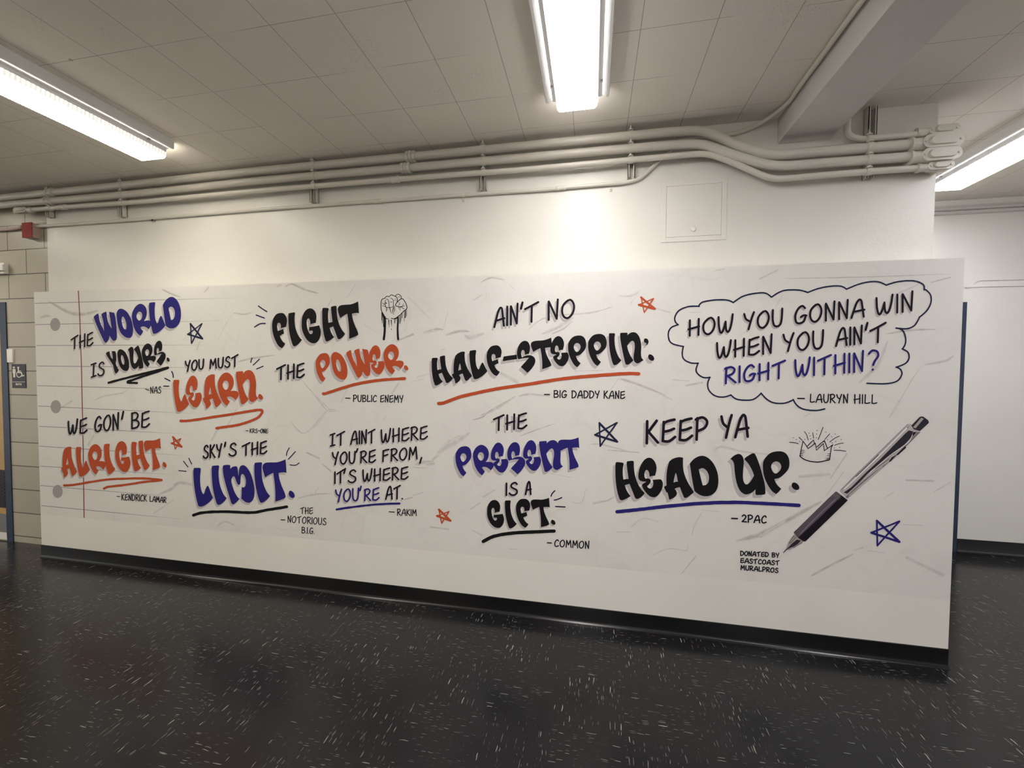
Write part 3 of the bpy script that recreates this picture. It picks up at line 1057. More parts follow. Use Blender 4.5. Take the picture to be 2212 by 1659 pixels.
for p0, p1 in (((75, 655.3), (560, 642)), ((75.5, 701.3), (520, 692)), ((79, 746.3), (480, 745)), ((80, 790.4), (480, 795)), ((80.5, 833.2), (440, 842)), ((83, 877), (450, 895)), ((84, 920.8), (430, 939)), ((85, 963.7), (430, 986)), ((86.5, 1006.8), (400, 1027)), ((87.5, 1048.8), (380, 1073)), ((89, 1092), (430, 1125))):
    ruled(p0, p1)
f.done('ruled_line', 'rule', mural, 'thin grey ruled lines of the notebook paper')
f = Flat(YP, L_RULE + 0.0002)
f.stroke([(169.4, 627.8), (172.3, 680), (174.3, 740), (176.4, 800), (177.3, 850), (178.6, 900), (179.6, 960), (180.9, 1040), (182, 1118.5)], 2.0, cap=False)
f.done('margin_line', 'ink_margin', mural, 'vertical red margin line')
for u, v, ru, rv in ((119.5, 701, 10.8, 13.9), (120.8, 878.5, 11, 14.2), (124.8, 1061.5, 10.8, 14.2)):
    f = Flat(YP, L_RULE + 0.0003)
    f.dot(u, v, ru, rv, 32)
    f.done('punched_hole', 'ink_hole', mural, 'grey printed binder hole')

# ---- fat marker alphabet traced from the print: outline, then counters; a trailing 1 marks a sharp corner
G = {
 'W': [[(128, 548, 1), (160, 515), (205, 482), (222, 476, 1), (238, 510), (250, 600), (277, 690), (320, 780), (355, 855, 1), (345, 700), (325, 590), (295, 495, 1), (335, 460), (400, 435, 1), (408, 470), (418, 560), (442, 660), (480, 740), (522, 800, 1), (505, 700), (490, 590), (462, 440, 1), (520, 448), (578, 460, 1), (592, 520), (608, 620), (622, 750), (632, 900), (630, 1000), (615, 1048), (580, 1065), (550, 1065, 1), (520, 1030), (475, 960, 1), (462, 1020), (440, 1070), (405, 1105), (375, 1108, 1), (345, 1060), (270, 900), (190, 720), (145, 600)]],
 'O': [[(628, 500), (640, 430), (675, 385), (720, 372), (775, 385), (850, 440), (910, 530), (950, 620), (975, 720), (985, 820), (975, 920), (945, 985), (910, 1005), (850, 1000), (790, 970), (730, 910), (690, 840), (655, 730), (635, 600)], [(735, 600), (745, 555), (765, 543), (795, 570), (820, 630), (838, 700), (842, 770), (830, 815), (805, 818), (775, 785), (750, 720), (738, 660)]],
 'R': [[(1066, 400), (1075, 320), (1105, 245), (1150, 185), (1210, 147), (1270, 143), (1330, 178), (1375, 240), (1395, 320), (1390, 400), (1365, 470), (1328, 527, 1), (1400, 520), (1455, 528), (1490, 555), (1500, 600), (1480, 655), (1435, 715, 1), (1395, 675), (1345, 647), (1295, 640), (1255, 655, 1), (1278, 700), (1315, 740, 1), (1290, 785), (1255, 835, 1), (1205, 795), (1150, 720), (1105, 620), (1075, 490)], [(1166, 395), (1183, 340), (1220, 310), (1262, 320), (1290, 365), (1292, 430), (1266, 483), (1225, 500), (1190, 470), (1170, 430)]],
 'L': [[(153, 350), (158, 285), (168, 264), (210, 259), (270, 261), (291, 278), (286, 330), (278, 420), (279, 520), (290, 630), (315, 710), (335, 742), (355, 725), (375, 660), (395, 610), (415, 588), (432, 602), (455, 660), (485, 740), (515, 808, 1), (480, 855), (420, 910), (360, 950), (310, 970), (262, 970), (240, 945), (212, 840), (185, 700), (162, 520)]],
 'D': [[(1445, 265, 1), (1500, 200), (1560, 155), (1640, 125), (1720, 130), (1800, 175), (1870, 250), (1925, 350), (1960, 460), (1972, 580), (1960, 690), (1920, 780), (1850, 840), (1770, 865), (1680, 860), (1600, 825), (1530, 768, 1), (1512, 680), (1488, 550), (1465, 400)], [(1610, 375, 1), (1660, 352), (1710, 360), (1760, 405), (1790, 470), (1798, 540), (1785, 610), (1745, 655), (1685, 668, 1), (1665, 600), (1638, 490)]],
 'Y': [[(112, 465, 1), (150, 435), (210, 415, 1), (215, 460), (230, 530), (260, 590), (295, 630, 1), (295, 560), (285, 490), (265, 415, 1), (310, 412), (365, 415, 1), (377, 480), (385, 570), (385, 650), (372, 740, 1), (395, 800), (425, 860), (462, 915, 1), (430, 960), (395, 1000), (370, 1005, 1), (345, 960), (325, 880), (305, 785, 1), (250, 700), (190, 610), (140, 530)]],
 'U': [[(180, 428, 1), (240, 370), (310, 328), (370, 315), (430, 340), (468, 400), (482, 480), (478, 580), (467, 690), (462, 800), (470, 900), (498, 972), (537, 997), (580, 985), (640, 920), (712, 800, 1), (680, 710), (620, 590), (555, 500), (500, 440), (508, 408), (580, 355), (660, 308), (700, 300), (735, 320), (790, 440), (850, 610), (900, 790), (940, 940), (962, 1080), (966, 1190), (945, 1222), (860, 1233), (780, 1235), (747, 1218), (742, 1160), (745, 1110, 1), (690, 1160), (620, 1202), (530, 1222), (450, 1190), (380, 1110), (330, 990), (300, 860), (280, 720), (268, 580), (250, 500), (215, 450)]],
 'S': [[(408, 600), (418, 500), (450, 405), (505, 330), (570, 293), (640, 298), (690, 345), (716, 430), (714, 520), (692, 605, 1), (645, 608), (597, 625, 1), (592, 570), (577, 525), (548, 508), (518, 532), (508, 590), (515, 650), (528, 688, 1), (600, 652), (680, 632), (750, 640), (812, 680), (845, 745), (835, 830), (790, 910), (730, 990), (655, 1055, 1), (580, 985), (498, 915, 1), (545, 860), (620, 780), (690, 695, 1), (600, 700), (530, 712), (455, 728), (425, 700)]],
 'E': [[(500, 470), (515, 380), (550, 290), (600, 210), (650, 170), (705, 158), (760, 180), (805, 235), (832, 310), (832, 390), (808, 490, 1), (760, 492), (708, 508, 1), (700, 450), (685, 405), (655, 382), (625, 405), (612, 460), (615, 510), (635, 545, 1), (680, 538), (718, 555), (728, 595), (705, 640), (660, 685, 1), (690, 715), (730, 722), (760, 695), (775, 630), (762, 565, 1), (830, 558), (905, 555), (937, 585), (952, 640), (940, 720), (900, 800), (850, 860), (790, 885), (720, 870), (660, 820), (600, 745), (570, 680), (577, 645), (650, 598, 1), (590, 595), (535, 580), (505, 540)]],
 'A': [[(1065, 230, 1), (1120, 185), (1190, 158), (1250, 148), (1308, 155), (1322, 175), (1318, 260), (1330, 400), (1370, 530), (1430, 650), (1500, 760), (1512, 795), (1460, 840), (1400, 885), (1360, 898), (1335, 880), (1300, 800), (1262, 700, 1), (1210, 710), (1168, 730, 1), (1195, 770), (1208, 810), (1190, 860), (1130, 905), (1068, 930, 1), (1055, 870), (1035, 795, 1), (1018, 798, 1), (990, 740), (970, 690, 1), (1018, 668, 1), (1015, 560), (1020, 450), (1035, 340)], [(1185, 435, 1), (1203, 480), (1225, 600, 1), (1185, 600), (1148, 615, 1), (1160, 530)]],
 'N': [[(1100, 238), (1112, 212), (1180, 207), (1262, 207), (1278, 225), (1275, 268, 1), (1320, 225), (1380, 198), (1450, 198), (1510, 235), (1560, 310), (1590, 410), (1605, 530), (1600, 650), (1600, 740), (1615, 810), (1660, 858, 1), (1600, 900), (1530, 938), (1480, 930), (1440, 890), (1421, 845, 1), (1425, 740), (1440, 640), (1450, 540), (1440, 450), (1410, 405), (1370, 408), (1320, 450), (1268, 520, 1), (1290, 620), (1340, 740), (1400, 840), (1417, 864, 1), (1370, 915), (1300, 965), (1255, 970), (1228, 950), (1200, 840), (1160, 660), (1125, 480), (1103, 330)]],
 'I': [[(832, 250), (845, 222), (900, 218), (958, 219), (978, 238), (968, 320), (968, 420), (985, 560), (1020, 680), (1070, 790), (1130, 865, 1), (1080, 920), (1010, 972), (960, 982), (930, 950), (890, 820), (855, 650), (835, 450)]],
 'G': [[(825, 600), (830, 490), (860, 390), (905, 315), (965, 272), (1030, 265), (1090, 300), (1130, 365), (1145, 450), (1130, 580, 1), (1070, 590), (1012, 615, 1), (1010, 550), (995, 500), (970, 482), (940, 510), (932, 580), (940, 660), (960, 740), (990, 800), (1022, 822), (1050, 812), (1065, 780), (1058, 745, 1), (985, 750, 1), (985, 668, 1), (1090, 655), (1205, 632, 1), (1232, 720), (1240, 800), (1220, 900), (1170, 985), (1110, 1020), (1040, 1015), (970, 975), (900, 890), (850, 780), (828, 690)]],
 'H': [[(1272, 290), (1285, 257), (1330, 252), (1395, 258), (1412, 278), (1400, 350), (1395, 450), (1405, 578, 1), (1450, 568), (1495, 560, 1), (1480, 450), (1468, 340), (1463, 238), (1510, 215), (1565, 207), (1583, 228), (1585, 330), (1600, 470), (1640, 610), (1700, 730), (1768, 815, 1), (1720, 880), (1660, 928), (1625, 932), (1605, 915), (1570, 820), (1510, 655, 1), (1470, 670), (1430, 688, 1), (1460, 780), (1500, 850), (1530, 888, 1), (1470, 935), (1390, 980), (1355, 975), (1335, 940), (1300, 800), (1275, 600), (1270, 420)]],
 'T': [[(1610, 270), (1628, 225), (1680, 195), (1770, 185), (1880, 178), (1970, 150), (2050, 112, 1), (2060, 240), (2068, 378, 1), (2040, 363), (1980, 365), (1915, 380, 1), (1935, 500), (1980, 630), (2030, 740), (2052, 815), (2038, 847), (1960, 885), (1855, 925, 1), (1855, 750), (1840, 560), (1815, 380, 1), (1740, 420), (1660, 475, 1), (1635, 400), (1615, 330)]],
 'M': [[(695, 238), (708, 214), (760, 205), (818, 206), (832, 225), (830, 278, 1), (870, 245), (920, 230), (958, 242), (970, 300), (982, 415, 1), (995, 300), (1010, 240), (1050, 212), (1090, 215), (1140, 255), (1195, 340), (1240, 460), (1268, 590), (1278, 700), (1265, 800), (1235, 865), (1185, 900), (1130, 895), (1080, 865), (1035, 820, 1), (1042, 720), (1040, 612, 1), (1075, 618), (1105, 600), (1120, 540), (1115, 470), (1090, 400), (1055, 372), (1030, 395), (1022, 470), (1015, 545), (995, 570), (965, 555), (940, 500), (920, 440), (897, 415), (872, 430), (850, 490), (865, 570), (910, 700), (970, 800), (1002, 828, 1), (960, 875), (900, 925), (870, 925), (850, 900), (810, 770), (750, 570), (705, 380)]],
 'F': [[(1452, 560), (1465, 460), (1500, 380), (1560, 315), (1640, 290), (1720, 292), (1775, 335), (1805, 400), (1810, 470), (1788, 575, 1), (1720, 588), (1662, 610, 1), (1665, 560), (1650, 510), (1615, 495), (1580, 515), (1570, 580), (1588, 665, 1), (1650, 645), (1718, 618, 1), (1728, 660), (1738, 715, 1), (1690, 735), (1638, 765, 1), (1670, 830), (1715, 885), (1768, 918, 1), (1735, 975), (1690, 1022, 1), (1620, 985), (1560, 915), (1500, 800), (1465, 680)]],
 'P': [[(1628, 420), (1640, 335), (1690, 250), (1760, 190), (1850, 165), (1940, 168), (2010, 210), (2050, 290), (2060, 390), (2040, 480), (1980, 560), (1900, 630), (1815, 655, 1), (1840, 720), (1880, 780), (1928, 825, 1), (1890, 875), (1845, 920, 1), (1780, 870), (1720, 780), (1665, 660), (1635, 540)], [(1762, 440), (1780, 380), (1825, 345), (1875, 350), (1915, 390), (1925, 450), (1900, 510), (1850, 553), (1810, 545), (1780, 500)]],
 '.': [[(1768, 785), (1782, 735), (1820, 722), (1870, 745), (1905, 790), (1914, 840), (1882, 875), (1830, 868), (1785, 832)]],
 "'": [[(1668, 395), (1678, 355), (1710, 342), (1755, 360), (1778, 410), (1770, 460), (1740, 495), (1698, 508, 1), (1722, 482), (1728, 455), (1695, 446), (1673, 425)]],
 '-': [[(1840, 648), (1847, 600), (1862, 556), (1900, 548), (2000, 532), (2172, 510, 1), (2180, 615, 1), (2000, 640), (1880, 662), (1852, 664)]],
}


def glyph(ch, x0, x1, y0, y1, k):
    """glyph fitted to a box, with extra upward slant k, still filling the box"""
    rings = G[ch]
    xs = [p[0] for r in rings for p in r]
    ys = [p[1] for r in rings for p in r]
    mx, Mx, my, My = min(xs), max(xs), min(ys), max(ys)
    Wd, Hd = x1 - x0, y1 - y0
    h = Hd
    sm = []
    for r in rings:
        cs = {i for i, p in enumerate(r) if len(p) > 2}
        pts = [Vector(((p[0] - mx) / (Mx - mx) * Wd, (p[1] - my) / (My - my))) for p in r]
        sm.append((pts, cs))
    for _ in range(12):
        yy = [p.y * h + k * p.x for pts, cs in sm for p in pts]
        ext = max(yy) - min(yy)
        h *= Hd / ext
    lo = min(p.y * h + k * p.x for pts, cs in sm for p in pts)
    out = []
    for pts, cs in sm:
        q = [Vector((x0 + p.x, y0 + p.y * h + k * p.x - lo)) for p in pts]
        out.append([tuple(v) for v in cr(q, closed=True, n=4, corners=cs)])
    return out


# words: text label, ink, drop offset, then per-letter boxes read in an enlarged view (origin, scale)
WORDS = [
 ('ink_blue', 'blue bubble lettering', (-3.2, 5.2), 190, 630, 10.055, [('W', 128, 632, 435, 1108, 0), ('O', 628, 985, 372, 1005, 0), ('R', 960, 1385, 265, 958, -.12), ('L', 1328, 1688, 230, 915, -.12), ('D', 1630, 2025, 115, 800, -.22)]),
 ('ink_black', 'black bubble lettering', (-2.6, 4.4), 220, 725, 12.29, [('Y', 112, 462, 412, 1005, 0), ('O', 420, 730, 362, 938, 0), ('U', 692, 1105, 268, 885, -.11), ('R', 1065, 1440, 210, 835, -.12), ('S', 1390, 1700, 140, 800, -.08), ('.', 1725, 1805, 580, 690, 0)]),
 ('ink_orange', 'orange bubble lettering', (-2.8, 4.8), 360, 790, 9.617, [('L', 140, 470, 293, 955, -.04), ('E', 402, 732, 205, 865, -.07), ('A', 752, 1140, 178, 895, -.04), ('R', 1066, 1500, 143, 835, 0), ('N', 1445, 1905, 92, 800, -.08), ('.', 1905, 2002, 588, 705, 0)]),
 ('ink_orange', 'orange bubble lettering', (-2.2, 4.6), 120, 935, 7.9, [('A', 98, 368, 235, 762, -.02), ('L', 352, 588, 240, 745, 0), ('R', 562, 862, 195, 712, .05), ('I', 832, 1025, 185, 705, -.1), ('G', 1022, 1280, 143, 668, .07), ('H', 1300, 1612, 132, 655, .07), ('T', 1510, 1797, 90, 638, .065), ('.', 1830, 1898, 497, 590, 0)]),
 ('ink_blue', 'blue bubble lettering', (-3.0, 4.7), 400, 980, 8.508, [('L', 153, 515, 259, 970, 0), ('I', 492, 768, 215, 940, -.06), ('M', 695, 1278, 205, 925, 0), ('I', 1275, 1565, 158, 900, -.06), ('T', 1425, 1865, 102, 880, .05), ('.', 1905, 2015, 680, 812, 0)]),
 ('ink_black', 'black bubble lettering', (-4.0, 5.5), 570, 640, 10.055, [('F', 182, 505, 365, 1130, .04), ('I', 535, 832, 350, 1088, -.16), ('G', 825, 1240, 265, 1020, 0), ('H', 1270, 1768, 207, 980, 0), ('T', 1610, 2068, 112, 925, 0)]),
 ('ink_orange', 'orange bubble lettering', (-4.0, 5.4), 670, 735, 9.617, [('P', 118, 412, 268, 868, -.06), ('O', 440, 778, 245, 818, 0), ('W', 748, 1252, 172, 778, .03), ('E', 1216, 1550, 105, 708, -.01), ('R', 1525, 1945, 85, 710, -.03), ('.', 1950, 2040, 520, 625, 0)]),
 ('ink_black', 'black bubble lettering', (-4.8, 6.4), 920, 720, 11.06, [('H', 140, 650, 530, 1245, -.06), ('A', 622, 1098, 438, 1202, -.13), ('L', 1040, 1470, 400, 1097, -.12), ('F', 1452, 1810, 290, 1022, 0), ('-', 1840, 2180, 510, 665, 0)]),
 ('ink_black', 'black bubble lettering', (-5.0, 6.6), 1080, 710, 11.06, [('S', 408, 845, 293, 1055, 0), ('T', 740, 1245, 212, 970, -.02), ('E', 1205, 1645, 178, 898, -.01), ('P', 1628, 2060, 165, 920, 0), ('P', 2105, 2550, 127, 890, 0), ('I', 2602, 2900, 108, 872, 0), ('N', 2870, 3430, 88, 860, 0), ("'", 3438, 3548, 232, 398, 0), ('.', 3538, 3684, 612, 765, 0)]),
 ('ink_blue', 'blue bubble lettering', (-4.2, 6.0), 970, 930, 7.135, [('P', 100, 345, 242, 705, 0), ('R', 370, 692, 222, 690, .04), ('E', 645, 915, 185, 648, 0), ('S', 898, 1175, 180, 675, .02), ('E', 1142, 1418, 148, 620, -.02), ('N', 1390, 1757, 148, 635, -.05), ('T', 1682, 2008, 105, 605, .06)]),
 ('ink_black', 'black bubble lettering', (-2.9, 3.5), 1030, 1060, 10.533, [('G', 235, 622, 210, 845, .05), ('I', 640, 912, 218, 855, -.03), ('F', 890, 1215, 182, 842, .10), ('T', 1228, 1660, 160, 828, .09), ('.', 1688, 1790, 660, 772, 0)]),
 ('ink_black', 'black bubble lettering', (-5.4, 6.5), 1320, 970, 8.508, [('H', 78, 618, 215, 940, .07), ('E', 500, 952, 158, 885, 0), ('A', 970, 1515, 148, 930, 0), ('D', 1445, 1972, 125, 865, 0)]),
 ('ink_black', 'black bubble lettering', (-6.4, 6.6), 1560, 950, 10.37, [('U', 180, 966, 300, 1235, 0), ('P', 908, 1505, 258, 1215, 0), ('.', 1553, 1725, 955, 1122, 0)]),
]
for wi, (ink, lab, off, ou, ov, sc, lets) in enumerate(WORDS):
    fs = Flat(YP, L_SHADOW)
    fi = Flat(YP, L_INK)
    for j, (ch, x0, x1, y0, y1, k) in enumerate(lets):
        rings = glyph(ch, ou + x0 / sc, ou + x1 / sc, ov + y0 / sc, ov + y1 / sc, k)
        fi.poly(rings)
        fs.poly([[(u + off[0], v + off[1]) for u, v in r] for r in rings])
    o = fi.done('lettering', ink, mural, lab)
    fs.done('drop_lettering', 'ink_grey', o, 'pale grey offset copy behind the lettering')

# ---- thin hand-lettered capitals: strokes in a unit box, 'c' curved or 'l' straight
TF = {
 'A': (.74, [('c', [(0, 0), (.12, .35), (.30, .82), (.46, 1.0), (.58, .92), (.65, .5), (.72, 0)]), ('l', [(.10, .33), (.76, .40)])]),
 'B': (.62, [('l', [(.06, 1), (.04, 0)]), ('c', [(.02, .96), (.36, 1.0), (.54, .82), (.40, .58), (.08, .51)]), ('c', [(.08, .52), (.46, .48), (.62, .27), (.44, .05), (.04, 0)])]),
 'C': (.62, [('c', [(.60, .84), (.48, 1.0), (.24, .88), (.06, .5), (.10, .12), (.32, 0), (.60, .14)])]),
 'D': (.66, [('l', [(.06, .98), (.04, 0)]), ('c', [(.0, .97), (.36, .97), (.62, .72), (.62, .38), (.38, .07), (.04, 0)])]),
 'E': (.66, [('c', [(.64, 1.0), (.32, .95), (.09, .86)]), ('l', [(.10, .92), (.05, .06)]), ('c', [(.08, .48), (.34, .50), (.62, .58)]), ('c', [(.05, .05), (.36, .02), (.67, .20)])]),
 'F': (.62, [('c', [(.62, 1.0), (.32, .97), (.06, .90)]), ('l', [(.10, .93), (.05, 0)]), ('c', [(.08, .48), (.30, .52), (.52, .58)])]),
 'G': (.70, [('c', [(.62, .86), (.46, 1.0), (.22, .86), (.05, .48), (.10, .10), (.30, 0), (.55, .10), (.66, .40)]), ('c', [(.38, .36), (.54, .44), (.70, .42)])]),
 'H': (.62, [('l', [(.06, 1), (.05, 0)]), ('l', [(.58, 1.02), (.56, 0)]), ('l', [(-.03, .42), (.60, .54)])]),
 'I': (.06, [('l', [(.04, 1), (.03, 0)])]),
 'i': (.44, [('c', [(0, .92), (.2, .96), (.44, 1.0)]), ('l', [(.24, .96), (.20, .03)]), ('c', [(.02, 0), (.22, .03), (.44, .06)])]),
 'K': (.60, [('l', [(.06, 1), (.04, 0)]), ('l', [(.54, 1.0), (.08, .46)]), ('l', [(.12, .52), (.60, 0)])]),
 'L': (.54, [('l', [(.08, 1), (.04, .05)]), ('c', [(.04, .04), (.28, .02), (.54, .10)])]),
 'M': (.78, [('l', [(.03, 0), (.12, 1)]), ('l', [(.12, 1), (.38, .36)]), ('l', [(.38, .36), (.66, 1.02)]), ('l', [(.66, 1.02), (.76, 0)])]),
 'N': (.58, [('l', [(.05, 0), (.05, .97)]), ('l', [(.06, .98), (.50, .02)]), ('l', [(.50, .02), (.56, 1.06)])]),
 'O': (.70, [('o', [(.42, 1.0), (.62, .86), (.69, .55), (.58, .2), (.34, 0), (.12, .10), (.02, .40), (.10, .75)])]),
 'P': (.58, [('l', [(.08, 1), (.04, 0)]), ('c', [(.0, .94), (.34, 1.02), (.57, .82), (.46, .54), (.10, .40)])]),
 'R': (.62, [('l', [(.08, 1), (.04, 0)]), ('c', [(.0, .95), (.34, 1.02), (.56, .84), (.44, .58), (.10, .46)]), ('l', [(.16, .46), (.62, .0)])]),
 'S': (.60, [('c', [(.56, .86), (.42, 1.0), (.18, .90), (.14, .68), (.34, .52), (.54, .38), (.54, .14), (.34, 0), (.12, .03), (.0, .16)])]),
 'T': (.74, [('c', [(.0, .80), (.30, .90), (.74, 1.04)]), ('l', [(.38, .92), (.36, 0)])]),
 'U': (.62, [('c', [(.04, 1.0), (.03, .45), (.12, .08), (.32, 0), (.50, .12), (.58, .45), (.61, 1.02)])]),
 'W': (.86, [('c', [(.02, .98), (.04, .45), (.12, .06), (.22, .04), (.34, .30), (.43, .66)]), ('c', [(.43, .66), (.46, .2), (.56, .04), (.68, .18), (.79, .60), (.85, 1.04)])]),
 'Y': (.62, [('c', [(.02, .98), (.12, .66), (.36, .48)]), ('c', [(.61, 1.02), (.46, .62), (.28, 0)])]),
 '?': (.60, [('c', [(.0, .84), (.22, 1.0), (.52, .94), (.58, .72), (.38, .48), (.27, .28)]), ('l', [(.24, .04), (.25, .05)])]),
 '2': (.58, [('c', [(.05, .80), (.28, 1.0), (.52, .80), (.36, .42), (.03, .05)]), ('l', [(.03, .05), (.58, .04)])]),
 '.': (.03, [('l', [(.0, .03), (.01, .04)])]),
}


def write(fl, text, x0, x1, yb0, yb1, yt0, yt1, wd, du=0.0, dv=0.0, gap=.20):
    """text across x0..x1; base line and cap line run from left to right values"""
    ws = [TF[c][0] for c in text]
    tot = sum(ws) + gap * (len(ws) - 1)
    p = 0.0
    for ch, cw in zip(text, ws):
        for kind, pts in TF[ch][1]:
            q = []
            for gx, gy in pts:
                t = (p + gx) / tot
                u = x0 + wd / 2 + t * (x1 - x0 - wd)
                b = yb0 + (yb1 - yb0) * t - wd / 2
                tp = yt0 + (yt1 - yt0) * t + wd / 2
                q.append((u + du, b + (tp - b) * gy + dv))
            fl.stroke(q, wd, curve=kind in 'co', closed=kind == 'o', n=4)
        p += cw + gap


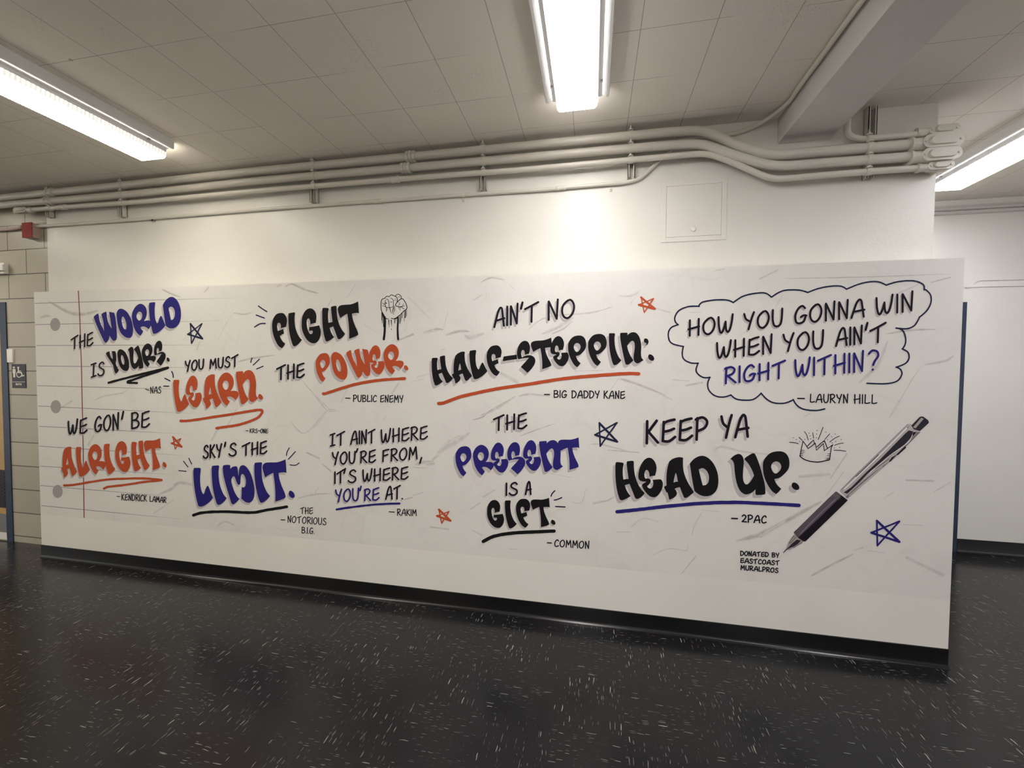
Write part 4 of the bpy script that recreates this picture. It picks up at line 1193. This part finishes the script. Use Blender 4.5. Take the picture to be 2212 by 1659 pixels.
# each line: ink, stroke width, drop offset or None, words (text, left, right, base left/right, cap left/right), loose marks
LINES = [
 ('ink_text', 3.4, (-1.6, 3.8), [('THE', 153, 202.5, 756, 747.5, 727, 716.5)], []),
 ('ink_text', 3.4, (-1.6, 3.4), [('iS', 196, 227.5, 816.5, 811.5, 784, 780)], []),
 ('ink_text', 1.75, None, [('NAS', 324.5, 349, 850.5, 850, 835, 834.5)], [[(315, 840.5), (322, 843)]]),
 ('ink_text', 3.4, (-1.8, 4.0), [('YOU', 399, 442, 804.5, 798, 778.5, 774.5), ('MUST', 452, 516, 798, 793, 775.5, 765.5)], []),
 ('ink_text', 3.8, (-1.6, 3.2), [('WE', 146, 189.8, 940, 937.5, 908, 901), ('GON', 203, 258.5, 934.5, 929.5, 899.5, 891.5), ('BE', 282.5, 324.8, 927.5, 924.5, 890.5, 886.5)], [[(267, 889), (263.8, 905)]]),
 ('ink_text', 1.75, None, [('KENDRiCK'.replace('i', 'I'), 262.3, 318, 1081, 1083.8, 1066, 1068.5), ('LAMAR', 323, 360.2, 1084, 1086.7, 1070.5, 1073.5)], [[(253.2, 1072.2), (259, 1072.6)]]),
 ('ink_text', 1.5, None, [('KRS', 539.5, 557, 935.5, 935.8, 925.4, 925.8), ('ONE', 562, 579.8, 935.8, 936.4, 925.6, 926)], [[(531.8, 930.3), (536.3, 930.5)], [(557.6, 930.5), (561.3, 930.6)]]),
 ('ink_text', 3.6, (-1.8, 3.6), [('SKY', 438, 481, 991.5, 988.5, 961, 957.5), ('S', 493.5, 512.8, 986.5, 986, 956, 955.5), ('THE', 522, 578, 985.5, 981.5, 957.5, 951)], [[(487.5, 955.5), (485.8, 964.5)]]),
 ('ink_text', 1.85, None, [('THE', 648.4, 676.8, 1110.5, 1110.8, 1095.2, 1095.6), ('NOTORIOUS', 621, 705.8, 1129, 1134.8, 1113.3, 1118.5)], [[(607.4, 1122.6), (615.6, 1123)]]),
 ('ink_text', 1.85, None, [('B.I.G.', 651.4, 680, 1152, 1154, 1137.5, 1139.4)], []),
 ('ink_text', 4.0, (-3.6, 5.0), [('THE', 596.4, 659, 822.5, 817, 789.5, 783)], []),
 ('ink_text', 2.1, None, [('PUBLIC', 762.3, 814.6, 868.5, 868.8, 852.4, 853), ('ENEMY', 820.8, 872, 869.5, 870.6, 852.8, 853.4)], [[(746.8, 860), (756.6, 860.3)]]),
 ('ink_text', 3.5, (-2.3, 3.6), [('iT', 712, 746.3, 965.3, 962.5, 936, 931.5), ('AINT', 756.4, 811.6, 961.5, 958, 930.5, 927), ('WHERE', 821.8, 924.8, 958.5, 949.8, 926.5, 918.8)], []),
 ('ink_text', 3.5, (-2.3, 3.6), [('YOU', 716.3, 769, 1005.7, 1002, 975.5, 974), ('RE', 777.2, 813, 1001.5, 1000.3, 974, 970), ('FROM', 824.5, 903, 999, 992.8, 970.3, 963.8)], [[(772.8, 969.3), (770.2, 976.5)], [(910.8, 988.5), (907.3, 1000.5)]]),
 ('ink_text', 3.5, (-2.3, 3.6), [('IT', 721.3, 745, 1046, 1044, 1018, 1013.5), ('S', 750.8, 771.3, 1044, 1043.2, 1014, 1013), ('WHERE', 782.2, 883, 1042, 1036.6, 1013, 1006.8)], [[(746.2, 1012), (743.5, 1022)]]),
 ('ink_blue', 3.5, (-2.3, 3.6), [('YOU', 723.2, 776.6, 1086, 1082.7, 1056.3, 1053), ('RE', 785.6, 820.6, 1083, 1082, 1055.8, 1051.8)], [[(780.2, 1050.5), (777.8, 1059.5)]]),
 ('ink_text', 3.5, (-2.3, 3.6), [('AT', 832, 866.6, 1080, 1079, 1049.5, 1048)], [[(869, 1077), (869.4, 1077.2)]]),
 ('ink_text', 2.0, None, [('RAKIM', 857.4, 900.8, 1114, 1115, 1098.4, 1100)], [[(840.8, 1105.4), (852, 1106)]]),
 ('ink_text', 4.6, (-3.8, 5.6), [('AIN', 1065.6, 1121, 709, 701.5, 665, 656), ('T', 1131.8, 1165.2, 698.5, 696.5, 658.5, 652), ('NO', 1181, 1242.8, 693.5, 688, 648.5, 644.8)], [[(1128.8, 653.5), (1125.5, 667)]]),
 ('ink_text', 2.5, None, [('BIG', 1195.2, 1225.4, 859.7, 860, 842.4, 842.8), ('DADDY', 1234, 1295.8, 860.7, 861.2, 843, 843.4), ('KANE', 1303.2, 1350.6, 861.7, 862.3, 843.4, 844.2)], [[(1176.2, 852), (1187, 852.4)]]),
 ('ink_text', 4.3, (-4.6, 5.6), [('THE', 1064.6, 1139.4, 932, 927.5, 898, 890.4)], []),
 ('ink_text', 4.0, (-2.6, 3.0), [('IS', 1091, 1120, 1071.7, 1071, 1042, 1040), ('A', 1133.5, 1148.8, 1069.7, 1069.5, 1038.5, 1038.5)], []),
 ('ink_text', 2.5, None, [('COMMON', 1196.4, 1273.6, 1181.3, 1186.2, 1164.4, 1168.4)], [[(1182.4, 1172.2), (1191, 1172.8)]]),
 ('ink_text', 4.7, (-2.8, 3.8), [('HOW', 1485.6, 1585.3, 727.7, 720, 690, 678), ('YOU', 1604.4, 1692.2, 714.7, 706.2, 675.5, 665), ('GONNA', 1713.5, 1868.4, 702, 686.5, 660.5, 644), ('WIN', 1889.8, 1973.6, 683, 673.5, 641, 629.3)], []),
 ('ink_text', 4.7, (-2.8, 3.8), [('WHEN', 1545.7, 1669.6, 776.5, 765.3, 738, 722), ('YOU', 1689, 1780.4, 761.7, 754.7, 720, 711.5), ('AIN', 1803.2, 1864.2, 749.7, 744.7, 707.5, 703), ('T', 1877, 1915.2, 742.2, 741.5, 706.5, 696.5)], [[(1873.4, 697.5), (1869.5, 712.5)]]),
 ('ink_blue', 4.9, (-2.8, 3.8), [('RIGHT', 1563.6, 1698, 830.7, 818.5, 792.5, 778), ('WITHIN', 1714.4, 1867, 816, 804.5, 775, 758), ('?', 1874, 1899.6, 803, 802.5, 755, 754.5)], []),
 ('ink_text', 2.7, None, [('LAURYN', 1748.2, 1832.5, 870.2, 872, 850.3, 851), ('HILL', 1843.8, 1894.8, 872.5, 873.3, 851, 851.4)], [[(1722.8, 860.6), (1737.2, 860.9)]]),
 ('ink_text', 6.0, (-5.0, 6.0), [('KEEP', 1392.4, 1530.6, 960.7, 951, 907, 899), ('YA', 1554.6, 1618.6, 948.7, 946, 895.8, 893)], []),
 ('ink_text', 3.0, None, [('2PAC', 1600.8, 1656.4, 1128.7, 1131.3, 1110.4, 1113)], [[(1580.3, 1119.6), (1592.6, 1120)]]),
 ('ink_text', 2.4, None, [('DONATED', 1598.2, 1660.7, 1200.7, 1203.7, 1189, 1192), ('BY', 1666.2, 1683.5, 1204, 1205.5, 1192.8, 1193.4)], []),
 ('ink_text', 2.4, None, [('EASTCOAST', 1598.2, 1684.2, 1216.3, 1221.8, 1204.3, 1210)], []),
 ('ink_text', 2.4, None, [('MURALPROS', 1598.8, 1681.8, 1231.5, 1238.2, 1219.8, 1226)], []),
]
li = 0
for ink, wd, off, words, marks in LINES:
    for i, wv in enumerate(words):
        li += 1
        mk = [m for m in marks if min(range(len(words)), key=lambda j: min(abs(m[0][0] - words[j][1]), abs(m[0][0] - words[j][2]))) == i]
        fi = Flat(YP, L_INK)
        write(fi, *wv, wd)
        for m in mk:
            fi.stroke(m, wd * 1.05)
        o = fi.done('lettering', ink, mural, {'ink_text': 'black handwritten lettering', 'ink_blue': 'blue handwritten lettering'}[ink])
        if off:
            fs = Flat(YP, L_SHADOW)
            write(fs, *wv, wd, *off)
            for m in mk:
                fs.stroke([(u + off[0], v + off[1]) for u, v in m], wd)
            fs.done('drop_lettering', 'ink_grey', o, 'pale grey offset copy behind the lettering')


def conv(ou, ov, sc, pts):
    return [(ou + x / sc, ov + y / sc) for x, y in pts]


# ---- underline strokes
for ink, lab, ou, ov, sc, wd, paths in (
 ('ink_black', 'black', 220, 725, 12.29, 4.9, [[(185, 1250), (640, 1130), (1100, 1012), (1760, 848)], [(1760, 855), (1400, 985), (1080, 1085), (690, 1222)], [(690, 1248), (940, 1258)]]),
 ('ink_orange', 'orange', 360, 790, 9.617, 5.6, [[(295, 1145), (450, 1143), (700, 1110), (1000, 1060), (1400, 1000), (1750, 940), (1920, 918), (1985, 930), (1975, 990), (1895, 1080), (1740, 1150), (1560, 1210), (1400, 1245), (1250, 1265), (1040, 1298)]]),
 ('ink_orange', 'orange', 120, 935, 7.9, 4.8, [[(150, 895), (300, 888), (600, 838), (900, 795), (1300, 777), (1550, 777), (1815, 805)], [(1815, 805), (1500, 840), (1200, 885), (900, 920), (830, 950)]]),
 ('ink_black', 'black', 400, 980, 8.508, 6.2, [[(155, 1130), (280, 1090), (500, 1068), (800, 1065), (1100, 1080), (1300, 1075), (1500, 1035), (1870, 975)]]),
 ('ink_orange', 'orange', 670, 735, 9.617, 6.4, [[(275, 1110), (330, 1105), (600, 1015), (900, 925), (1200, 865), (1500, 825), (1965, 795)]]),
 ('ink_blue', 'blue', 0, 0, 1, 4.6, [[(727.5, 1100.5), (761, 1095.3), (812, 1089.5), (863, 1087.3)]]),
 ('ink_orange', 'orange', 900, 600, 4.096, 7.3, [[(195, 1112), (240, 1108), (400, 1050), (700, 985), (1000, 940), (1300, 893), (1600, 865), (1850, 848), (1965, 850)]]),
 ('ink_black', 'black', 1030, 1060, 10.533, 7.4, [[(148, 1152), (350, 1050), (600, 990), (900, 955), (1200, 940), (1500, 925), (1760, 916)]]),
 ('ink_blue', 'blue', 1280, 860, 2.765, 7.6, [[(146, 678), (250, 668), (450, 645), (650, 628), (850, 622), (1050, 630), (1232, 640)]]),
):
    f = Flat(YP, L_INK + 0.0002)
    for p in paths:
        f.stroke(conv(ou, ov, sc, p), wd, rough=0.28)
    f.done('underline', ink, mural, lab + ' underline stroke')

# ---- stars: five crossing strokes
for ink, lab, wa, wb, pts in (
 ('ink_navy', 'dark blue doodle star', 4.0, 2.6, conv(60, 600, 3.95, [(1390, 394), (1492, 520), (1368, 482), (1488, 392), (1398, 560)])),
 ('ink_navy', 'dark blue doodle star', 4.6, 3.4, conv(920, 860, 4.609, [(1727, 248), (1905, 434), (1684, 365), (1902, 244), (1735, 478)])),
 ('ink_blue', 'blue doodle star', 5.0, 4.0, conv(1280, 860, 2.765, [(1697, 732), (1832, 858), (1664, 803), (1832, 735), (1700, 880)])),
 ('ink_orange', 'orange doodle star', 4.2, 2.2, conv(120, 935, 7.9, [(2006, 70), (2155, 238), (1985, 178), (2140, 98), (2046, 280)])),
 ('ink_orange', 'orange doodle star', 4.6, 2.5, conv(900, 600, 4.096, [(1986, 174), (2108, 276), (1966, 240), (2096, 184), (2014, 308)])),
 ('ink_orange', 'orange doodle star', 4.6, 2.5, conv(660, 880, 5.924, [(1708, 1306), (1856, 1450), (1684, 1388), (1838, 1332), (1742, 1482)])),
):
    f = Flat(YP, L_INK)
    for i in range(5):
        f.stroke([pts[i], pts[(i + 1) % 5]], wa if i in (0, 1) else wb, rough=0.2)
    f.done('star', ink, mural, lab)

# ---- little accent rays around the words
for ou, ov, sc, wd, paths in (
 (60, 600, 3.95, 2.6, [[(1230, 800), (1240, 822), (1243, 850)], [(1172, 858), (1215, 880)], [(1162, 925), (1205, 926)]]),
 (60, 600, 3.95, 2.3, [[(1915, 685), (1908, 705), (1905, 722)], [(1978, 695), (1925, 745)], [(2010, 755), (1955, 778)]]),
 (520, 600, 5.027, 2.7, [[(195, 308), (240, 340), (285, 368)], [(170, 405), (258, 438)], [(152, 535), (213, 500), (268, 497)]]),
 (80, 840, 3.456, 2.1, [[(1095, 540), (1128, 583)], [(1135, 518), (1155, 560)], [(1060, 610), (1115, 615)]]),
 (80, 840, 3.456, 2.1, [[(1885, 440), (1868, 470), (1863, 498)], [(1930, 468), (1877, 525)], [(1890, 567), (1930, 570), (1958, 553)]]),
 (920, 860, 4.609, 2.8, [[(1283, 922), (1257, 950), (1247, 975)], [(1278, 1014), (1310, 1008), (1352, 990)], [(1293, 1078), (1385, 1083)]]),
):
    for p in paths:
        f = Flat(YP, L_INK)
        f.stroke(conv(ou, ov, sc, p), wd)
        f.done('accent_ray', 'ink_navy', mural)

# ---- cloud-shaped bubble round the last quote
f = Flat(YP, L_INK)
for p in (
 [(1780, 445), (1860, 450), (1915, 428), (1945, 385), (1955, 362)], [(1955, 364), (2010, 315), (2040, 255), (2038, 200), (2010, 165), (1990, 155)], [(1990, 160), (1985, 122), (1930, 96), (1860, 92), (1780, 102), (1705, 125)],
 [(1706, 124), (1660, 103), (1600, 98), (1510, 115), (1410, 155)], [(1411, 154), (1370, 133), (1290, 133), (1200, 150), (1120, 180)], [(1121, 179), (1060, 162), (960, 162), (905, 180), (850, 215)], [(851, 214), (805, 184), (730, 186), (640, 207), (565, 255)],
 [(566, 254), (520, 236), (430, 235), (340, 250), (314, 270), (310, 284)], [(312, 282), (230, 285), (160, 315), (130, 365), (135, 400), (155, 420)], [(156, 420), (105, 440), (82, 480), (88, 535), (120, 565), (195, 583)], [(193, 581), (185, 640), (200, 680), (250, 705), (305, 708)],
 [(303, 706), (288, 760), (310, 795), (350, 815), (393, 813)], [(391, 811), (375, 860), (385, 910), (430, 950), (490, 960), (548, 945)], [(546, 943), (590, 975), (660, 983), (720, 975), (775, 932)], [(773, 930), (815, 975), (870, 1003), (950, 1005), (1015, 980)],
 [(1012, 978), (1040, 1020), (1090, 1050), (1180, 1060), (1248, 1048)], [(1800, 447), (1832, 465), (1850, 510), (1850, 560), (1828, 602)], [(1826, 600), (1868, 625), (1877, 670), (1848, 710), (1780, 738)], [(1782, 736), (1815, 755), (1822, 795), (1785, 842), (1700, 860), (1563, 857)],
):
    f.stroke(conv(1420, 580, 3.456, p), 3.3, n=5, rough=0.12)
f.done('thought_bubble', 'ink_navy', mural, 'dark blue cloud outline around the last quote')

# ---- raised fist drawing
f = Flat(YP, L_INK)
FK = 13.82
for wd, p in (
 (22, [(305, 265), (260, 275), (215, 300), (195, 350), (185, 450), (185, 550), (200, 640), (240, 720), (290, 800), (315, 860)]), (20, [(305, 265), (330, 225), (370, 205), (430, 220)]), (20, [(430, 220), (460, 185), (500, 165), (550, 185), (620, 215), (660, 245), (670, 300), (665, 375)]),
 (18, [(620, 200), (640, 165), (700, 148), (750, 170), (785, 225), (785, 280)]), (22, [(665, 385), (720, 330), (780, 290), (830, 285), (880, 340), (930, 430), (960, 540), (930, 600), (850, 660), (770, 750), (700, 800), (640, 850), (570, 880), (490, 862)]),
 (22, [(665, 385), (625, 440), (630, 490), (680, 515), (760, 525), (810, 510)]), (13, [(710, 395), (745, 430), (725, 465), (690, 485)]), (12, [(810, 510), (840, 470), (850, 430)]), (12, [(810, 515), (860, 500), (895, 490)]), (16, [(800, 530), (830, 565), (880, 585)]),
 (16, [(310, 520), (360, 540), (430, 540), (520, 535), (550, 510), (600, 515)]), (18, [(318, 330), (305, 400), (310, 470), (325, 520)]), (16, [(240, 410), (270, 440), (305, 450)]), (14, [(230, 488), (280, 500), (330, 530)]), (16, [(345, 295), (385, 305), (410, 350), (420, 430), (430, 540)]),
 (16, [(470, 260), (520, 290), (550, 330), (555, 420), (550, 510)]), (14, [(460, 380), (510, 380)]), (12, [(600, 290), (630, 285)]), (12, [(590, 330), (635, 330)]), (12, [(700, 235), (740, 228)]), (30, [(330, 410), (345, 415)]),
 ((26, 10), [(440, 545), (460, 620), (495, 715)]), ((22, 8), [(560, 540), (530, 640), (540, 710), (565, 755)]), (16, [(345, 540), (345, 660)]), (9, [(378, 540), (378, 630)]), (11, [(575, 540), (575, 685)]), (9, [(600, 530), (600, 640)]), (14, [(750, 540), (750, 630)]), (12, [(715, 540), (715, 575)]),
 ((30, 10), [(310, 855), (360, 880), (425, 882)]), ((55, 68), [(295, 830), (305, 950), (300, 1100), (290, 1300), (268, 1490)]), ((45, 62), [(690, 830), (692, 950), (680, 1150), (685, 1350), (695, 1490)]), ((28, 4), [(415, 920), (425, 1140)]), ((28, 4), [(488, 920), (505, 1130)]), (16, [(492, 1180), (495, 1205)]),
 (20, [(750, 790), (750, 1020)]), (12, [(780, 760), (780, 950)]), (16, [(815, 720), (815, 860)]), (12, [(875, 660), (876, 950)]), (26, [(910, 640), (910, 850)]), (14, [(945, 600), (945, 800)]), (20, [(590, 880), (592, 1010)]), (9, [(640, 870), (640, 950)]), ((40, 14), [(600, 870), (640, 870), (690, 830)]),
 (14, [(205, 690), (205, 920)]), (14, [(222, 740), (222, 1005)]), (22, [(258, 800), (262, 1120)]), ((30, 40), [(215, 690), (250, 790), (300, 870)]), (14, [(235, 700), (240, 830)]), (8, [(1148, 530), (1150, 532)]), (12, [(1070, 636), (1072, 638)]), (6, [(1035, 675), (1037, 676)]),
):
    wq = tuple(x / FK for x in wd) if isinstance(wd, tuple) else wd / FK
    f.stroke(conv(810, 625, FK, p), wq)
f.done('fist_drawing', 'ink_black', mural, 'black line drawing of a raised dripping fist')

# ---- little crown drawing with rays
f = Flat(YP, L_INK)
CK = 15.8
for wd, cv, p in (
 (28, 0, [(620, 600), (560, 880), (512, 1110)]), (36, 1, [(512, 1110), (650, 1210), (850, 1280), (1100, 1310), (1300, 1285), (1530, 1230)]), (30, 0, [(1530, 1230), (1560, 1000), (1590, 800), (1640, 720)]), (30, 0, [(620, 600), (690, 690), (795, 850), (910, 770), (1020, 680)]),
 (28, 0, [(760, 775), (870, 660), (980, 562), (1010, 690), (1042, 668), (1080, 905), (1200, 790), (1310, 680), (1350, 920), (1450, 850), (1640, 720)]), (30, 0, [(1090, 795), (1230, 670), (1348, 580), (1400, 700), (1450, 840)]), (44, 0, [(1320, 605), (1352, 600)]),
 ((30, 8), 0, [(560, 905), (690, 912)]), ((30, 8), 0, [(555, 965), (695, 965)]), ((34, 8), 0, [(545, 1025), (655, 1025)]), ((30, 10), 0, [(535, 1085), (635, 1092)]), ((30, 8), 0, [(1550, 1030), (1440, 1035)]), ((30, 10), 0, [(1540, 1095), (1410, 1105)]), ((40, 8), 0, [(1530, 1175), (1390, 1180)]), ((20, 8), 0, [(1520, 1220), (1380, 1225)]),
 ((16, 6), 0, [(800, 735), (835, 760)]), ((16, 6), 0, [(840, 700), (872, 725)]), ((16, 6), 0, [(880, 660), (912, 690)]), ((16, 6), 0, [(915, 625), (945, 650)]), ((16, 8), 0, [(1130, 790), (1160, 815)]), ((16, 8), 0, [(1170, 740), (1200, 765)]), ((16, 8), 0, [(1215, 700), (1250, 725)]),
 (24, 1, [(160, 635), (310, 645), (465, 685)]), (24, 0, [(485, 465), (595, 570)]), (24, 1, [(670, 270), (750, 400), (795, 560)]), (24, 0, [(950, 315), (985, 495)]), (26, 0, [(1300, 125), (1220, 350), (1140, 540)]), (24, 0, [(1525, 355), (1360, 545)]), (24, 1, [(1860, 425), (1700, 500), (1530, 630)]), (24, 1, [(2000, 665), (1850, 685), (1695, 740)]), (24, 1, [(1680, 905), (1880, 910), (2085, 945)]),
):
    wq = tuple(x / CK for x in wd) if isinstance(wd, tuple) else wd / CK
    f.stroke(conv(1695, 915, CK, p), wq, curve=bool(cv))
for x, y in ((290, 480), (390, 545), (505, 610), (685, 540), (830, 325), (860, 415), (880, 520), (1100, 235), (1085, 355), (1075, 480), (1395, 290), (1455, 545), (1600, 445), (1715, 355), (1615, 655), (1735, 608), (1920, 540), (1690, 828), (1868, 805)):
    f.dot(1695 + x / CK, 915 + y / CK, 1.15, 0.9, 8)
f.done('crown_drawing', 'ink_text', mural, 'small line drawing of a crown with rays')

# ---- printed picture of a ballpoint pen, laid down colour by colour
pen = Flat(YP, L_INK)
B, C4 = (1840, 890, 9.217), (1680, 1030, 9.76)
pen.poly([[(1959.5, 915.8), (1966, 915.2), (1987, 931.5), (1987.8, 934), (1955, 965.5), (1920.5, 998.5), (1830.8, 1077.2), (1813.5, 1060.8), (1840, 1032.5)]])
pen = pen.done('pen_picture', 'pen_light', mural, 'printed picture of a black and clear ballpoint pen')


def pen_part(name, mat, lift, polys=(), strokes=()):
    f = Flat(YP, lift)
    for o, p in polys:
        f.poly([[tuple(v) for v in conv(*o, p)]])
    for o, p, wd in strokes:
        f.stroke(conv(*o, p), wd, n=4)
    f.done(name, mat, pen)


pen_part('plunger', 'pen_dark', L_INK2, [(B, [(1178, 270), (1345, 98), (1390, 84), (1425, 95), (1510, 158), (1531, 200), (1522, 222), (1352, 378), (1230, 345)])])
pen_part('plunger_shine', 'pen_tip', L_INK3, [(B, [(1212, 302), (1375, 112), (1425, 135), (1262, 325)])])
pen_part('barrel_ink', 'pen_dark', L_INK2, [(B, [(1130, 365), (1215, 385), (1180, 500), (1050, 640), (900, 775), (700, 925), (450, 1110), (330, 1205), (150, 1400), (-95, 1625), (-165, 1600), (-20, 1500), (270, 1210), (560, 940), (850, 640), (1060, 425)])],
         [(B, [(525, 850), (80, 1285)], 1.5), (B, [(1120, 300), (1020, 385)], 1.2), (B, [(320, 1215), (500, 1100), (740, 930)], 1.0)])
pen_part('barrel_edge', 'pen_mid', L_INK2, [(B, [(1355, 402), (1300, 395), (1190, 525), (1060, 660), (760, 965), (300, 1365), (-70, 1690), (-100, 1720), (-130, 1690), (240, 1350), (500, 1150), (740, 990), (770, 985), (1070, 690)])],
         [(B, [(1115, 240), (-230, 1560)], 1.0), (B, [(160, 1160), (-215, 1540)], 0.8)])
pen_part('barrel_shine', 'pen_hi', L_INK3, (), [(B, [(1085, 320), (640, 770), (200, 1195), (-150, 1530)], 2.6), (B, [(1200, 460), (1130, 590), (1000, 690), (760, 860), (620, 975), (340, 1215)], 1.6), (B, [(600, 1090), (250, 1395), (-60, 1660)], 1.0)])
pen_part('clip', 'pen_black', L_INK3, [(B, [(1055, 680), (1078, 708), (915, 856), (880, 848)]), (B, [(1215, 400), (1285, 395), (1175, 530), (1200, 450)]), (B, [(880, 850), (750, 995), (735, 975), (790, 900)])])
pen_part('grip', 'pen_black', L_INK2, [(C4, [(1215, 310), (1240, 312), (1470, 488), (1465, 500), (1400, 565), (590, 1352), (575, 1362), (525, 1357), (440, 1295), (335, 1182), (340, 1160), (430, 1075), (1060, 455)])])
pen_part('grip_shine', 'pen_grip', L_INK3, [(C4, [(1215, 312), (1240, 320), (1330, 392), (1240, 500), (900, 835), (430, 1275), (340, 1180), (430, 1080), (1060, 460)])])
pen_part('grip_highlight', 'pen_mid', L_INK4, (), [(C4, [(1210, 470), (900, 760), (640, 1020), (470, 1200)], 2.4), (C4, [(1160, 385), (1285, 480)], 0.7), (C4, [(1180, 365), (1305, 460)], 0.7), (C4, [(1200, 345), (1320, 435)], 0.7)])
pen_part('tip', 'pen_tip', L_INK2, [(C4, [(350, 1205), (440, 1290), (535, 1355), (500, 1400), (340, 1490), (230, 1545), (195, 1530), (120, 1602), (104, 1597), (178, 1500), (215, 1390), (270, 1300)])])
pen_part('tip_ink', 'pen_dark', L_INK3, [(C4, [(400, 1318), (485, 1340), (420, 1410), (330, 1470), (290, 1480), (220, 1510), (118, 1602), (106, 1596), (200, 1500), (300, 1400)])], [(C4, [(340, 1230), (235, 1400)], 0.9), (C4, [(385, 1260), (260, 1400)], 0.9), (C4, [(520, 1370), (330, 1495)], 0.9)])

# ------------------------------------------------------------------ restroom sign
yS = YB - 0.004
a, b = on_y(25, 786.5, yS), on_y(56.5, 838, yS)
c = on_y(54.5, 786.5, yS)
x0, x1, z0, z1 = on_y(25.5, 812, yS).x, on_y(55.5, 812, yS).x, on_y(40, 838.3, yS).z, on_y(40, 786.3, yS).z
sign = tag(boxes('restroom_sign', 'sign_black', None, (x0, x1, yS, YB, z0, z1), bev=0.002), 'black accessible boys restroom sign on the block wall', 'sign')
SG = (0, 730, 10.37)
f = Flat(yS, 0.001)
f.dot(*conv(*SG, [(314, 662)])[0], 2.5, 2.2, 12)
f.poly([conv(*SG, [(285, 695), (350, 695), (356, 780), (345, 790), (345, 882), (302, 882), (297, 790), (284, 780)])])
f.done('man_symbol', 'sign_white', sign)
f = Flat(yS, 0.001)
f.dot(*conv(*SG, [(412, 665)])[0], 2.4, 2.2, 12)
f.stroke(conv(*SG, [(412, 680), (415, 745), (420, 775), (485, 778), (500, 850), (538, 840)]), 2.6, curve=False)
f.stroke(conv(*SG, [(415, 742), (470, 742)]), 1.8)
f.stroke(conv(*SG, [(405, 755), (378, 790), (380, 840), (410, 875), (450, 875), (485, 845)]), 1.9)
f.done('wheelchair_symbol', 'sign_white', sign)
f = Flat(yS, 0.001)
f.stroke(conv(*SG, [(280, 985), (560, 985)]), 0.9, cap=False)
f.done('sign_line', 'sign_white', sign)
f = Flat(yS, 0.001)
write(f, 'BOYS', 34.2, 47.2, 832.2, 832.4, 827.6, 827.8, 1.0, gap=.25)
f.done('lettering', 'sign_white', sign, 'raised word BOYS')
